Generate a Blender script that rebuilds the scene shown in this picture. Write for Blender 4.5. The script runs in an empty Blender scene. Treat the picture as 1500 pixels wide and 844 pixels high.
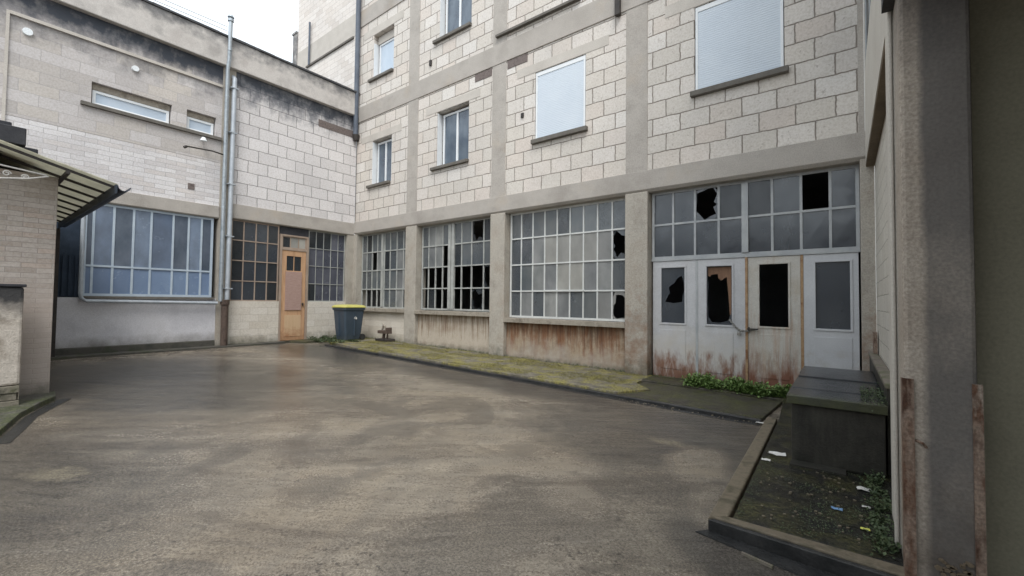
import bpy, bmesh, math, random
from mathutils import Vector, Matrix
random.seed(7)
S = bpy.context.scene
COL = S.collection
R = math.radians

# ---------------------------------------------------------------- camera
def cam_axes(yaw, p, r):
    cy, sy = math.cos(yaw), math.sin(yaw)
    f = Vector((-sy*math.cos(p), cy*math.cos(p), math.sin(p)))
    rt = Vector((cy, sy, 0)); up = rt.cross(f)
    c, s = math.cos(r), math.sin(r)
    return rt*c+up*s, -rt*s+up*c, f
rt, up, fw = cam_axes(6.55484874e-01, 3.05016686e-02, 1.15591373e-02)
cd = bpy.data.cameras.new('camera'); cam = bpy.data.objects.new('camera', cd); COL.objects.link(cam)
cam.matrix_world = Matrix(((rt.x, up.x, -fw.x, 0), (rt.y, up.y, -fw.y, 0), (rt.z, up.z, -fw.z, 1.55), (0, 0, 0, 1)))
cd.lens = 633.128/1500*36; cd.sensor_width = 36; cd.clip_start = .05; cd.clip_end = 1000
S.camera = cam

# ---------------------------------------------------------------- sky, sun, exposure
SUN_EL, SUN_AZ = 56, 140      # azimuth measured clockwise from +y
w = bpy.data.worlds.new('World'); S.world = w; w.use_nodes = True
nt = w.node_tree; nt.nodes.clear()
sky = nt.nodes.new('ShaderNodeTexSky'); sky.sky_type = 'NISHITA'; sky.sun_disc = False
sky.sun_elevation = R(SUN_EL); sky.sun_rotation = R(SUN_AZ); sky.dust_density = 4; sky.air_density = 1.4
hs = nt.nodes.new('ShaderNodeHueSaturation'); hs.inputs['Saturation'].default_value = .35
mx = nt.nodes.new('ShaderNodeMix'); mx.data_type = 'RGBA'; mx.inputs[0].default_value = .65
mx.inputs[7].default_value = (9.0, 9.75, 10.3, 1)       # the cloud layer
bg = nt.nodes.new('ShaderNodeBackground'); bg.inputs[1].default_value = .105
wo = nt.nodes.new('ShaderNodeOutputWorld')
nt.links.new(sky.outputs[0], hs.inputs['Color']); nt.links.new(hs.outputs[0], mx.inputs[6])
nt.links.new(mx.outputs[2], bg.inputs[0]); nt.links.new(bg.outputs[0], wo.inputs[0])
ld = bpy.data.lights.new('sun', 'SUN'); ld.energy = 1.05; ld.angle = R(25); ld.color = (1, .97, .93)
sun = bpy.data.objects.new('sun', ld); COL.objects.link(sun)
a, e = R(SUN_AZ), R(SUN_EL)
sd = Vector((math.sin(a)*math.cos(e), math.cos(a)*math.cos(e), math.sin(e)))
sun.rotation_euler = sd.to_track_quat('Z', 'Y').to_euler()
S.view_settings.view_transform = 'Standard'; S.view_settings.look = 'None'
S.view_settings.exposure = .84; S.view_settings.gamma = 1
S.render.engine = 'CYCLES'
S.cycles.max_bounces = 6; S.cycles.transparent_max_bounces = 12

# ---------------------------------------------------------------- materials
def srgb(r, g, b):
    f = lambda c: (c/255/12.92) if c/255 <= .04045 else ((c/255+.055)/1.055)**2.4
    return (f(r), f(g), f(b), 1)
class M:
    def __init__(s, name, rough=.85, bump=.3):
        s.m = bpy.data.materials.new(name); s.m.use_nodes = True; s.t = s.m.node_tree
        s.b = s.t.nodes['Principled BSDF']; s.b.inputs['Roughness'].default_value = rough
        s.b.inputs['Specular IOR Level'].default_value = .35
        s.geo = s.n('ShaderNodeNewGeometry'); s.pos = s.geo.outputs['Position']
        s.sep = s.n('ShaderNodeSeparateXYZ'); s.l(s.pos, s.sep.inputs[0])
        s.h = None; s.bumpd = bump
    def n(s, t, **k):
        x = s.t.nodes.new(t)
        for a_, v in k.items(): setattr(x, a_, v)
        return x
    def l(s, a_, b_): s.t.links.new(a_, b_)
    def put(s, sock, v):
        if isinstance(v, bpy.types.NodeSocket): s.l(v, sock)
        else: sock.default_value = v
    def math(s, op, a_, b_=0., c=0., clamp=False):
        x = s.n('ShaderNodeMath', operation=op, use_clamp=clamp)
        s.put(x.inputs[0], a_); s.put(x.inputs[1], b_); s.put(x.inputs[2], c); return x.outputs[0]
    def noise(s, scale, st=(1, 1, 1), detail=5, rough=.6, off=0, dist=0, rot=0):
        v = s.n('ShaderNodeMapping', vector_type='TEXTURE') if rot else s.n('ShaderNodeMapping')
        if rot: v.inputs['Rotation'].default_value = (0, 0, R(rot)); st = tuple(1/k for k in st)
        v.inputs['Location'].default_value = (off, off, off)
        v = v; v.inputs['Scale'].default_value = st; v.inputs['Location'].default_value = (off, off*.7, off*1.3)
        s.l(s.pos, v.inputs[0]); x = s.n('ShaderNodeTexNoise'); s.l(v.outputs[0], x.inputs['Vector'])
        x.inputs['Scale'].default_value = scale; x.inputs['Detail'].default_value = detail; x.inputs['Roughness'].default_value = rough
        x.inputs['Distortion'].default_value = dist
        return x.outputs['Fac']
    def rng(s, v, a0, a1, b0=0., b1=1.):
        x = s.n('ShaderNodeMapRange'); s.put(x.inputs[0], v); x.inputs[1].default_value = a0; x.inputs[2].default_value = a1
        x.inputs[3].default_value = b0; x.inputs[4].default_value = b1; x.clamp = True; return x.outputs[0]
    def ramp(s, v, cols, lo=.3, hi=.7):
        x = s.n('ShaderNodeValToRGB'); e_ = x.color_ramp.elements
        while len(e_) < len(cols): e_.new(.5)
        for i, c in enumerate(cols):
            e_[i].position = lo+(hi-lo)*i/max(1, len(cols)-1); e_[i].color = c
        s.l(v, x.inputs[0]); return x.outputs[0]
    def mix(s, f, a_, b_, mode='MIX'):
        x = s.n('ShaderNodeMix', data_type='RGBA', blend_type=mode)
        s.put(x.inputs[0], f); s.put(x.inputs[6], a_); s.put(x.inputs[7], b_); return x.outputs[2]
    def stain(s, c, col, z0=None, z1=None, amt=1, scale=2.2, st=(1, 1, 1), amp=1.2, axis='Z', bias=0, off=3, a0=None, a1=None):
        """soil of its own colour, or painted shade on the pillar: full at z1, gone at z0, broken up by noise"""
        n_ = s.math('MULTIPLY', s.math('SUBTRACT', s.noise(scale, st, 6, .65, off), .5), amp*3.3)
        base = s.rng(s.sep.outputs[axis], z0, z1) if z0 is not None else 0.
        m = s.math('ADD', s.math('ADD', base, bias), s.math('MULTIPLY', n_, s.math('MINIMUM', s.math('MULTIPLY', base, 4), 1) if z0 is not None else 1.), clamp=True)
        if a0 is not None: m = s.math('MULTIPLY', m, s.rng(s.sep.outputs['X'], a0, a1))
        m = s.math('MULTIPLY', m, amt, clamp=True)
        return s.mix(m, c, col)
    def done(s, color, height=None, rough=None, dist=.02):
        s.put(s.b.inputs['Base Color'], color)
        if rough is not None: s.put(s.b.inputs['Roughness'], rough)
        if height is not None:
            bu = s.n('ShaderNodeBump'); bu.inputs['Strength'].default_value = s.bumpd; bu.inputs['Distance'].default_value = dist
            s.l(height, bu.inputs['Height']); s.l(bu.outputs[0], s.b.inputs['Normal'])
        return s.m

def plain(name, cols, scale=3, rough=.8, bump=.35, stains_or_shade=(), grain=.12, st=(1, 1, 1), dist=.012, metal=0):
    m = M(name, rough, bump)
    c = m.ramp(m.noise(scale, st), cols)
    g = m.noise(55, detail=4); g2 = m.noise(8, (1, 1, 1), 5, .7, 9)
    c = m.mix(1, c, m.ramp(g, [(1-grain,)*3+(1,), (1+grain*.6,)*3+(1,)], .35, .65), 'MULTIPLY')
    for k in stains_or_shade: c = m.stain(c, **k)
    m.b.inputs['Metallic'].default_value = metal
    return m.done(c, m.math('ADD', m.math('MULTIPLY', g, .35), g2), dist=dist)

def blocks(name, axis, bw, bh, cols, mortar, ms=.014, stains_or_shade=(), off=(0, 0), bump=.6, wob=.02, rough=.9, speck=True, pits=.4, voff=.5):
    m = M(name, rough, bump)
    cb = m.n('ShaderNodeCombineXYZ')
    wn = m.math('MULTIPLY', m.math('SUBTRACT', m.noise(7, detail=3), .5), wob*2)
    wn2 = m.math('MULTIPLY', m.math('SUBTRACT', m.noise(6, detail=3, off=5), .5), wob*2)
    m.l(m.math('ADD', m.math('ADD', m.sep.outputs[axis], off[0]+60), wn), cb.inputs[0])
    m.l(m.math('ADD', m.math('ADD', m.sep.outputs['Z'], off[1]), wn2), cb.inputs[1])
    br = m.n('ShaderNodeTexBrick'); m.l(cb.outputs[0], br.inputs['Vector'])
    br.offset = voff; br.squash = 1
    for k, v in {'Scale': 1, 'Mortar Size': ms, 'Mortar Smooth': .6, 'Bias': 0, 'Brick Width': bw, 'Row Height': bh}.items(): br.inputs[k].default_value = v
    br.inputs['Color1'].default_value = (0, 0, 0, 1); br.inputs['Color2'].default_value = (1, 1, 1, 1); br.inputs['Mortar'].default_value = (.5, .5, .5, 1)
    c = m.ramp(br.outputs['Color'], cols, .05, .95)
    big = m.noise(.5, detail=4, off=2); sm = m.noise(28, detail=5, rough=.7)
    c = m.mix(1, c, m.ramp(big, [(.92, .92, .92, 1), (1.04, 1.035, 1.02, 1)], .35, .65), 'MULTIPLY')
    c = m.mix(1, c, m.ramp(sm, [(.86, .84, .81, 1), (1.04, 1.04, 1.04, 1)], .35, .58), 'MULTIPLY')
    if pits: c = m.mix(m.rng(m.noise(19, detail=3, off=8), .63, .70, 0, pits), c, (.16, .12, .09, 1))
    mm = m.math('MULTIPLY', br.outputs['Fac'], m.rng(m.noise(3, off=4), .2, .5, .55, 1.))
    c = m.mix(mm, c, mortar)
    for k in stains_or_shade: c = m.stain(c, **k)
    h = m.math('ADD', m.math('MULTIPLY', m.math('SUBTRACT', 1, br.outputs['Fac']), .9), m.math('MULTIPLY', sm, .5))
    return m.done(c, h, dist=.015)

SOOT = (.038, .046, .062, 1)
C_ = lambda *a_: [srgb(*x) for x in a_]
mat_blockA = blocks('pale_stone_blocks', 'X', .56, .36, C_((208, 202, 196), (215, 210, 205), (204, 199, 193), (211, 205, 198), (208, 199, 192), (218, 214, 210)), srgb(132, 124, 116), .015,
    stains_or_shade=[dict(col=(.30, .27, .23, 1), scale=1.6, st=(1, 1, .5), amp=.8, bias=-.5, amt=.35), dict(col=(.22, .19, .16, 1), scale=9, amp=1, bias=-.65, amt=.4)])
mat_blockB = blocks('white_stone_blocks', 'Y', .56, .36, C_((218, 215, 216), (226, 223, 224), (211, 208, 209), (222, 219, 220)), srgb(134, 130, 130), .0125, off=(.2, .1),
    stains_or_shade=[dict(col=(.085, .095, .115, 1), z0=7.15, z1=7.95, scale=3.2, st=(1, 1, .6), amp=1.2, bias=-.05, amt=.75), dict(col=SOOT, z0=7.55, z1=8.0, scale=3, amp=.9, bias=-.05, amt=.85)])
mat_rend = blocks('grey_beige_cement_blocks', 'Y', .62, .26, C_((196, 191, 190), (207, 203, 203), (188, 183, 181), (201, 195, 190)), srgb(172, 167, 166), .007, pits=.08, bump=.35,
    stains_or_shade=[dict(col=srgb(205, 202, 198), scale=.8, amp=1, bias=-.2, amt=.5), dict(col=(.12, .12, .13, 1), z0=7.0, z1=7.9, scale=3, amp=1.1, amt=.6), dict(col=SOOT, z0=7.6, z1=7.95, scale=3, st=(1, 1, .7), amp=.8, bias=.05, amt=.93)])
mat_fine = blocks('whitewashed_brick', 'Y', .44, .115, C_((216, 214, 216), (224, 222, 224), (206, 203, 205), (212, 207, 206)), srgb(170, 166, 168), .006, pits=.06, bump=.45)
mat_tower = blocks('pale_tower_blocks', 'X', .5, .2, C_((222, 216, 211), (229, 224, 220), (214, 207, 201)), srgb(165, 158, 152), .006, pits=.1, bump=.4)
mat_brickL = blocks('worn_beige_brick', 'Y', .30, .072, C_((180, 172, 166), (189, 181, 175), (170, 161, 153), (185, 172, 163)), srgb(158, 150, 144), .005, pits=.1, bump=.5, wob=.006,
    stains_or_shade=[dict(col=srgb(182, 171, 163), z0=1.9, z1=1.2, scale=1.5, amp=.5, amt=.8), dict(col=(.07, .075, .05, 1), z0=.35, z1=.05, scale=5, amp=.5, amt=.8)])
mat_brickLx = blocks('worn_beige_brick_end', 'X', .30, .072, C_((176, 160, 146), (186, 170, 157), (166, 148, 134)), srgb(160, 146, 134), .005, pits=.1, bump=.5, wob=.006)
mat_white_lowB = blocks('white_painted_blocks', 'Y', .5, .21, C_((208, 202, 192), (214, 209, 201), (202, 195, 184)), srgb(176, 168, 158), .006, pits=.1, bump=.4,
    stains_or_shade=[dict(col=(.10, .10, .07, 1), z0=.5, z1=.15, scale=5, amp=.5, amt=.8), dict(col=(.30, .27, .22, 1), scale=1.6, amp=1, bias=-.35, amt=.5)])
mat_white_lowA = blocks('white_painted_blocks_end', 'X', .5, .21, C_((206, 199, 188), (213, 207, 197), (200, 192, 180)), srgb(178, 168, 155), .005, pits=.1, bump=.4,
    stains_or_shade=[dict(col=(.13, .12, .07, 1), z0=.45, z1=.1, scale=5, amp=.5, amt=.7), dict(col=(.30, .27, .22, 1), scale=1.6, amp=1, bias=-.3, amt=.5)])
CONC = C_((158, 151, 141), (176, 170, 160), (166, 157, 145))
mat_conc = plain('weathered_concrete', CONC, 1.6, stains_or_shade=[
    dict(col=(.13, .12, .11, 1), scale=4, st=(1, 1, .4), amp=1.3, bias=-.3, amt=.5), dict(col=(.09, .085, .08, 1), scale=9, amp=1.6, bias=-.72, amt=.7, off=15),
    dict(col=(.42, .40, .37, 1), scale=2.4, amp=1, bias=-.38, amt=.5, off=7),
    dict(col=srgb(128, 92, 64), z0=2.4, z1=.7, scale=6, amp=.9, bias=-.45, amt=.65, a0=-4.6, a1=-3.8),
    dict(col=(.055, .06, .04, 1), z0=.45, z1=.0, scale=5, amp=.6, bias=-.1, amt=.8)], grain=.2, dist=.02)
mat_band = plain('grey_concrete_band', C_((160, 154, 147), (178, 172, 165), (166, 160, 153)), 1.1, stains_or_shade=[
    dict(col=(.16, .15, .14, 1), scale=2.5, st=(.5, 1, 1), amp=1, bias=-.3, amt=.45), dict(col=srgb(180, 160, 132), scale=.9, amp=1, bias=-.15, amt=.5, off=11)], grain=.16, dist=.015)
mat_rustwall = plain('rust_stained_render', C_((140, 120, 100), (168, 152, 132), (148, 124, 102)), 3.5, stains_or_shade=[
    dict(col=srgb(126, 84, 58), z0=-.1, z1=.8, scale=3.2, st=(2.2, 1, .4), amp=1.5, bias=-.3, amt=.85), dict(col=srgb(84, 62, 50), z0=.2, z1=.95, scale=7, st=(3, 1, .12), amp=1.3, bias=-.55, amt=.8, off=9),
    dict(col=srgb(178, 176, 172), z0=.75, z1=.2, scale=2, st=(1, 1, 1), amp=.8, bias=-.35, amt=.5),
    dict(col=(.05, .055, .035, 1), z0=.2, z1=-.05, scale=6, amp=.5, amt=.85)], grain=.2, dist=.02)
mat_rustwall1 = plain('streaked_render', C_((176, 164, 148), (190, 180, 166), (168, 154, 138)), 2, stains_or_shade=[
    dict(col=srgb(112, 84, 62), z0=.3, z1=1.05, scale=6, st=(3, 1, .16), amp=1.6, bias=-.4, amt=.8),
    dict(col=(.05, .055, .035, 1), z0=.3, z1=.05, scale=6, amp=.5, amt=.8)], grain=.2, dist=.02)
mat_sill = plain('dark_stone_sill', C_((96, 92, 86), (116, 112, 106)), 5)
mat_ledge = plain('weathered_ledge', C_((140, 133, 122), (160, 152, 140), (120, 112, 102)), 5, bump=.5, dist=.02)
mat_parapet = plain('parapet_render', C_((184, 178, 173), (202, 197, 192), (170, 165, 161)), 1.5, stains_or_shade=[
    dict(col=(.15, .15, .155, 1), scale=2.2, st=(1, .6, 1), amp=1.3, bias=-.3, amt=.6), dict(col=(.07, .075, .085, 1), scale=5, st=(1, 1, .5), amp=1.2, bias=-.5, amt=.7, off=12), dict(col=(.08, .085, .095, 1), z0=8.6, z1=9.02, scale=3, amp=1.0, bias=-.05, amt=.75)], dist=.02)
mat_cap = plain('dark_parapet_cap', C_((64, 66, 70), (88, 88, 90)), 4)
mat_whitelow = plain('white_limewash', C_((188, 188, 194), (204, 204, 209), (196, 195, 198)), 1.3, stains_or_shade=[
    dict(col=(.14, .13, .11, 1), z0=.62, z1=.2, scale=3, amp=.45, amt=.9), dict(col=(.25, .24, .23, 1), scale=2.5, st=(1, 2, .3), amp=1, bias=-.45, amt=.5)])
mat_plinth = plain('damp_plinth', [(.045, .047, .04, 1), (.085, .08, .07, 1), (.05, .06, .035, 1)], 3, rough=.6)
mat_paintC = plain('cream_painted_wall', C_((196, 190, 180), (208, 203, 194)), 1.6, grain=.1)
mat_brickC = blocks('cream_painted_brick', 'Y', .42, .21, C_((204, 199, 190), (212, 208, 200)), srgb(168, 162, 152), .008, pits=.1, bump=.5)
mat_soffit = plain('brown_soffit', C_((104, 92, 76), (128, 114, 96)), 3)
mat_gate = plain('gateway_concrete', C_((158, 148, 137), (178, 168, 156), (162, 150, 137)), 1.4, grain=.26, bump=.4, dist=.014, stains_or_shade=[
    dict(col=(.10, .098, .098, 1), z0=.345, z1=.385, axis='X', scale=1.1, st=(1, 1, .8), amp=.7, amt=.78), dict(col=(.34, .31, .27, 1), scale=5, amp=1.1, bias=-.42, amt=.5, off=31), dict(col=(.05, .045, .04, 1), scale=12, amp=1.2, bias=-.62, amt=.75, off=33),  # first entry: shade on the pillar's right side, painted into the colour
    dict(col=(.03, .03, .034, 1), z0=2.9, z1=3.6, scale=2, amp=.5, amt=.6),  # shade below the roof slab, painted as a dark gradient
    dict(col=srgb(150, 134, 112), scale=2.6, amp=1, bias=-.4, amt=.35, off=5),
    dict(col=(.07, .05, .035, 1), z0=.9, z1=.1, scale=5, amp=.9, bias=-.35, amt=.5)])
mat_darkwall = plain('dark_olive_render', [(.20, .188, .14, 1), (.27, .255, .19, 1), (.225, .21, .155, 1)], 1.2, bump=.35, stains_or_shade=[dict(col=(.03, .035, .02, 1), scale=2.5, amp=1, bias=-.4, amt=.5)])
mat_slabunder = plain('dark_soffit', [(.05, .05, .052, 1), (.08, .08, .08, 1)], 2)
mat_dark = plain('unlit_room', [(.12, .12, .125, 1), (.2, .2, .2, 1)], 1)
mat_mossstone = plain('black_mossy_concrete', [(.016, .017, .014, 1), (.034, .032, .027, 1), (.02, .021, .016, 1)], 1.8, rough=.7, bump=.5, dist=.02, stains_or_shade=[
    dict(col=(.085, .08, .066, 1), scale=3.6, st=(1, 1, .25), amp=1.4, bias=-.22, amt=.6, z0=-.3, z1=.9), dict(col=(.05, .055, .05, 1), scale=6, amp=1.4, bias=-.5, amt=.6, off=9)])
mat_lid = plain('wet_slate_lid', [(.016, .018, .022, 1), (.04, .043, .048, 1)], 6, rough=.22, bump=.5, st=(.35, 1.6, 1), stains_or_shade=[
    dict(col=(.12, .13, .05, 1), z0=5.5, z1=5.1, axis='Y', scale=3, amp=.7, bias=-.35, amt=.5)])
mat_lowkerb = plain('mossy_coping', [(.14, .12, .10, 1), (.22, .19, .16, 1), (.12, .13, .07, 1)], 4, bump=.5)
mat_gutter = plain('wet_gutter', [(.02, .021, .022, 1), (.05, .05, .05, 1)], 6, rough=.2, bump=.5, dist=.015, stains_or_shade=[dict(col=(.10, .095, .08, 1), scale=9, amp=1.1, bias=-.5, amt=.6)])

def paint_metal(name, cols, rough=.5, rust=None, metal=0, scale=4, stz=None):
    st_ = []
    if rust is not None: st_.append(dict(col=srgb(120, 72, 44), scale=7, amp=1, bias=rust, amt=.85))
    if stz: st_ += stz
    return plain(name, cols, scale, rough, .2, st_, .05, metal=metal)
mat_bar = paint_metal('chalky_glazing_bar', C_((196, 198, 196), (214, 216, 214)), rust=-.5)
mat_barB = paint_metal('rusty_beige_bar', C_((150, 132, 118), (168, 152, 138)), rust=-.4)
mat_barBlue = paint_metal('pale_blue_frame', C_((168, 182, 196), (186, 198, 208)))
mat_barlow = paint_metal('aged_grey_bar', C_((150, 152, 150), (180, 182, 178)), rust=-.45)
mat_barTr = paint_metal('grey_white_transom', C_((158, 162, 166), (184, 187, 188)), rust=-.5)
mat_pvc = paint_metal('white_window_frame', C_((226, 230, 233), (234, 237, 239)), .35)
mat_door = plain('grey_white_door_paint', C_((184, 185, 188), (198, 199, 202), (188, 188, 190)), 2, .55, .25, [
    dict(col=srgb(196, 188, 174), z0=1.3, z1=.7, scale=2.5, amp=.7, bias=-.3, amt=.6),
    dict(col=srgb(124, 82, 58), z0=.66, z1=.12, scale=4, st=(2.2, 1, .6), amp=1.3, bias=-.12, amt=.9), dict(col=srgb(132, 122, 112), scale=4, st=(5, 1, .12), amp=1.3, bias=-.5, amt=.6, off=17),
    dict(col=srgb(92, 60, 46), z0=.3, z1=.0, scale=6, st=(2, 1, .5), amp=.6, bias=-.2, amt=.8),
    dict(col=srgb(120, 90, 70), scale=9, st=(1, 1, .5), amp=1, bias=-.5, amt=.7)], .08)
mat_doorclean = plain('clean_door_paint', C_((192, 194, 198), (204, 206, 209)), 2, .5, .2, [dict(col=srgb(150, 146, 138), scale=5, st=(4, 1, .15), amp=1, bias=-.6, amt=.6), dict(col=srgb(160, 150, 136), z0=.9, z1=.4, scale=4, amp=1, bias=-.4, amt=.5),dict(col=srgb(170, 160, 140), scale=3, st=(3, 1, .3), amp=1, bias=-.5, amt=.5)], .06)
mat_doorrust = plain('rust_stained_door_paint', C_((186, 182, 174), (198, 195, 188), (184, 176, 162)), 2, .6, .3, [
    dict(col=srgb(168, 120, 80), z0=2.5, z1=1.1, scale=4, st=(4, 1, .2), amp=.9, bias=-.85, amt=.7),
    dict(col=srgb(122, 74, 52), z0=.8, z1=.15, scale=4, st=(2, 1, .5), amp=1.0, bias=-.08, amt=.92), dict(col=srgb(150, 96, 60), scale=6, st=(4, 1, .14), amp=1.4, bias=-.62, amt=.7, off=19)], .1)
mat_rustpost = plain('rusty_door_post', C_((150, 110, 78), (176, 148, 116), (128, 88, 62)), 5, .8, .4)
mat_rust = plain('flaking_rust', C_((84, 60, 48), (150, 132, 118), (104, 76, 60), (178, 168, 156)), 9, .85, .6, grain=.3, st=(1, 1, .3), stains_or_shade=[dict(col=srgb(78, 46, 34), scale=14, amp=1.5, bias=-.4, amt=.8)])
mat_wood = plain('orange_brown_door_wood', C_((184, 144, 110), (196, 158, 124), (172, 134, 102)), 3, .6, .25, [
    dict(col=srgb(120, 80, 52), z0=.75, z1=.25, scale=5, amp=.8, bias=-.3, amt=.7)], .08, st=(6, 6, .5))
mat_woodpan = plain('faded_door_panel', C_((194, 164, 130), (202, 174, 142)), 3, .6, .2, [
    dict(col=srgb(150, 96, 60), z0=.75, z1=.3, scale=5, amp=.8, bias=-.25, amt=.8)], .06, st=(6, 6, .5))
mat_notice = plain('reddish_grey_board', C_((160, 132, 124), (176, 150, 140)), 8, .8, .2, st=(1, 1, 4))
mat_brownboard = plain('brown_board', C_((116, 88, 70), (138, 108, 86)), 3, .7, st=(4, 1, .4))
mat_zinc = plain('galvanised_zinc', C_((150, 160, 168), (182, 190, 196), (164, 172, 180)), 5, .38, .12, (), .05, metal=.55)
mat_zincp = plain('weathered_zinc_pipe', C_((160, 168, 176), (186, 192, 198)), 5, .5, .15, (), .06, metal=.2)
mat_castiron = plain('rusty_cast_iron', C_((70, 60, 56), (96, 82, 74), (60, 50, 46)), 6, .8, .4)
mat_darkpipe = plain('slate_blue_pipe', C_((84, 92, 104), (104, 112, 124)), 3, .6)
mat_iron = plain('dark_iron', C_((46, 44, 44), (72, 66, 62)), 6, .6)
mat_chain = plain('steel_chain', C_((120, 118, 114), (170, 168, 162)), 20, .4, .2, metal=.6)
mat_lace = plain('white_wrought_iron', C_((196, 194, 190), (212, 210, 206)), 5, .6)
mat_roofdark = plain('dark_roof_edge', C_((40, 42, 48), (62, 62, 66)), 5, .7, .5)
mat_corr = plain('corrugated_yellowed_sheet', C_((176, 172, 152), (198, 195, 180), (160, 155, 134), (140, 138, 124)), 3, .6, .3, [dict(col=(.10, .09, .06, 1), scale=4, amp=1, bias=-.35, amt=.7)])
mat_corrdark = plain('dark_gutter_metal', C_((44, 52, 62), (62, 70, 80)), 4, .5)
mat_binb = plain('blue_grey_bin_plastic', C_((58, 70, 82), (68, 80, 92)), 3, .42, .1, [dict(col=(.12, .12, .11, 1), z0=.5, z1=.15, scale=4, amp=.8, bias=-.3, amt=.4)], .04)
mat_binl = plain('yellow_bin_lid', C_((182, 176, 92), (198, 194, 120)), 3, .5, .1, [dict(col=srgb(150, 140, 80), scale=4, amp=1, bias=-.35, amt=.6)], .04)
mat_paper = plain('white_scrap', C_((210, 208, 204), (226, 224, 220)), 8)
mat_yel = plain('yellow_scrap', C_((214, 214, 90), (226, 226, 120)), 8)
mat_blue = plain('blue_scrap', C_((90, 130, 180), (130, 165, 205)), 8)
mat_rubber = plain('black_rubber', [(.02, .02, .02, 1), (.035, .035, .035, 1)], 8)
mat_vent = plain('dark_vent_brick', C_((100, 90, 88), (122, 112, 108), (88, 78, 76)), 14, .9, .6)
mat_lightc = plain('pale_lintel', C_((186, 180, 172), (200, 194, 186)), 2.5, grain=.12)
mat_discs = plain('pale_disc', C_((226, 232, 236), (236, 240, 242)), 5, .5)
mat_curtain = plain('beige_blind_cloth', C_((182, 176, 162), (198, 192, 178), (172, 166, 152)), 2.5, .9, .2, st=(1, 1, .5))
mat_debris = plain('white_film_and_boxes', C_((196, 202, 206), (214, 218, 220), (120, 126, 132), (205, 210, 214)), 3.5, .8, .3)
mat_netcurtain = plain('pale_lilac_curtain', C_((128, 130, 148), (152, 153, 168)), 3, .9, .2, st=(1, 5, .3))

def shutter_mat():
    m = M('roller_shutter_slats', .45, .3)
    wv = m.n('ShaderNodeTexWave', wave_type='BANDS', bands_direction='Z'); m.l(m.pos, wv.inputs['Vector']); wv.inputs['Scale'].default_value = 7.2
    wv.inputs['Distortion'].default_value = 0
    c = m.ramp(m.noise(1.2), C_((200, 210, 221), (208, 217, 226)))
    c = m.mix(m.rng(wv.outputs['Fac'], .0, .22, .16, 0), c, srgb(172, 184, 198))
    c = m.mix(m.rng(m.noise(2.5, (1, 1, .3)), .55, .75, 0, .18), c, srgb(176, 180, 184))
    return m.done(c, wv.outputs['Fac'], dist=.01)
mat_shutter = shutter_mat()

def glass(name, tint, diff, trans, rough=.06, dirt=.3, dcol=None):
    m = M(name, rough, .15)
    t = m.t; out = t.nodes['Material Output']
    dcol = dcol or diff
    c = m.mix(m.rng(m.noise(2.2, (1, 1, .6), 5), .35, .7), diff, dcol)
    rnd = m.geo.outputs['Random Per Island']
    c = m.mix(1, c, m.ramp(rnd, [(.62, .64, .68, 1), (1.15, 1.15, 1.12, 1)], 0, 1), 'MULTIPLY')
    m.l(c, m.b.inputs['Base Color']); m.b.inputs['Specular IOR Level'].default_value = .9
    rg = m.rng(m.noise(4, off=6), .3, .7, rough, rough+.22); m.l(rg, m.b.inputs['Roughness'])
    bu = m.n('ShaderNodeBump'); bu.inputs['Strength'].default_value = .12; bu.inputs['Distance'].default_value = .01
    m.l(m.noise(3, detail=2), bu.inputs['Height']); m.l(bu.outputs[0], m.b.inputs['Normal'])
    tr = m.n('ShaderNodeBsdfTransparent'); tr.inputs[0].default_value = tint
    mxs = m.n('ShaderNodeMixShader')
    f = m.math('SUBTRACT', trans, m.math('MULTIPLY', m.rng(m.noise(5, (1, 1, .5), 6, .7), .4, .7), dirt*trans), clamp=True)
    m.l(f, mxs.inputs[0]); m.l(m.b.outputs[0], mxs.inputs[1]); m.l(tr.outputs[0], mxs.inputs[2]); m.l(mxs.outputs[0], out.inputs[0])
    return m.m
G_grey = glass('dirty_grey_glass', (.8, .85, .88, 1), (.12, .135, .15, 1), .28, dcol=(.175, .185, .19, 1))
G_lite = glass('whitened_glass', (.9, .9, .9, 1), (.20, .21, .21, 1), .2, .35, dcol=(.38, .38, .37, 1))
G_beige = glass('papered_glass', (.9, .9, .9, 1), (.27, .265, .245, 1), .08, .35, dcol=(.40, .39, .36, 1))
G_dark = glass('sooty_glass', (.6, .65, .7, 1), (.055, .062, .07, 1), .5, .08)
G_tr = glass('slate_grey_glass', (.6, .65, .7, 1), (.050, .062, .080, 1), .25, .08, dcol=(.075, .086, .102, 1))
G_blueup = glass('pale_blue_glass', (.7, .78, .85, 1), (.22, .28, .39, 1), .12, .08, dcol=(.14, .175, .235, 1))
G_bluelo = glass('blue_film_glass', (.6, .7, .85, 1), (.20, .28, .43, 1), .06, .10, dcol=(.25, .34, .49, 1))
G_lilac = glass('lilac_dim_glass', (.7, .72, .8, 1), (.09, .095, .125, 1), .2, .1, dcol=(.15, .155, .19, 1))
G_navy = glass('navy_glass', (.5, .6, .75, 1), (.085, .11, .15, 1), .2, .06, dcol=(.17, .20, .26, 1))
G_win = glass('painted_reflection_glass', (.75, .8, .85, 1), (.20, .25, .31, 1), .3, .02, dcol=(.10, .13, .18, 1))  # blue-grey base colour stands in for the sky's reflection
G_band = glass('bright_strip_glass', (.8, .85, .9, 1), (.50, .60, .72, 1), .05, .04, dcol=(.60, .68, .78, 1))

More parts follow.
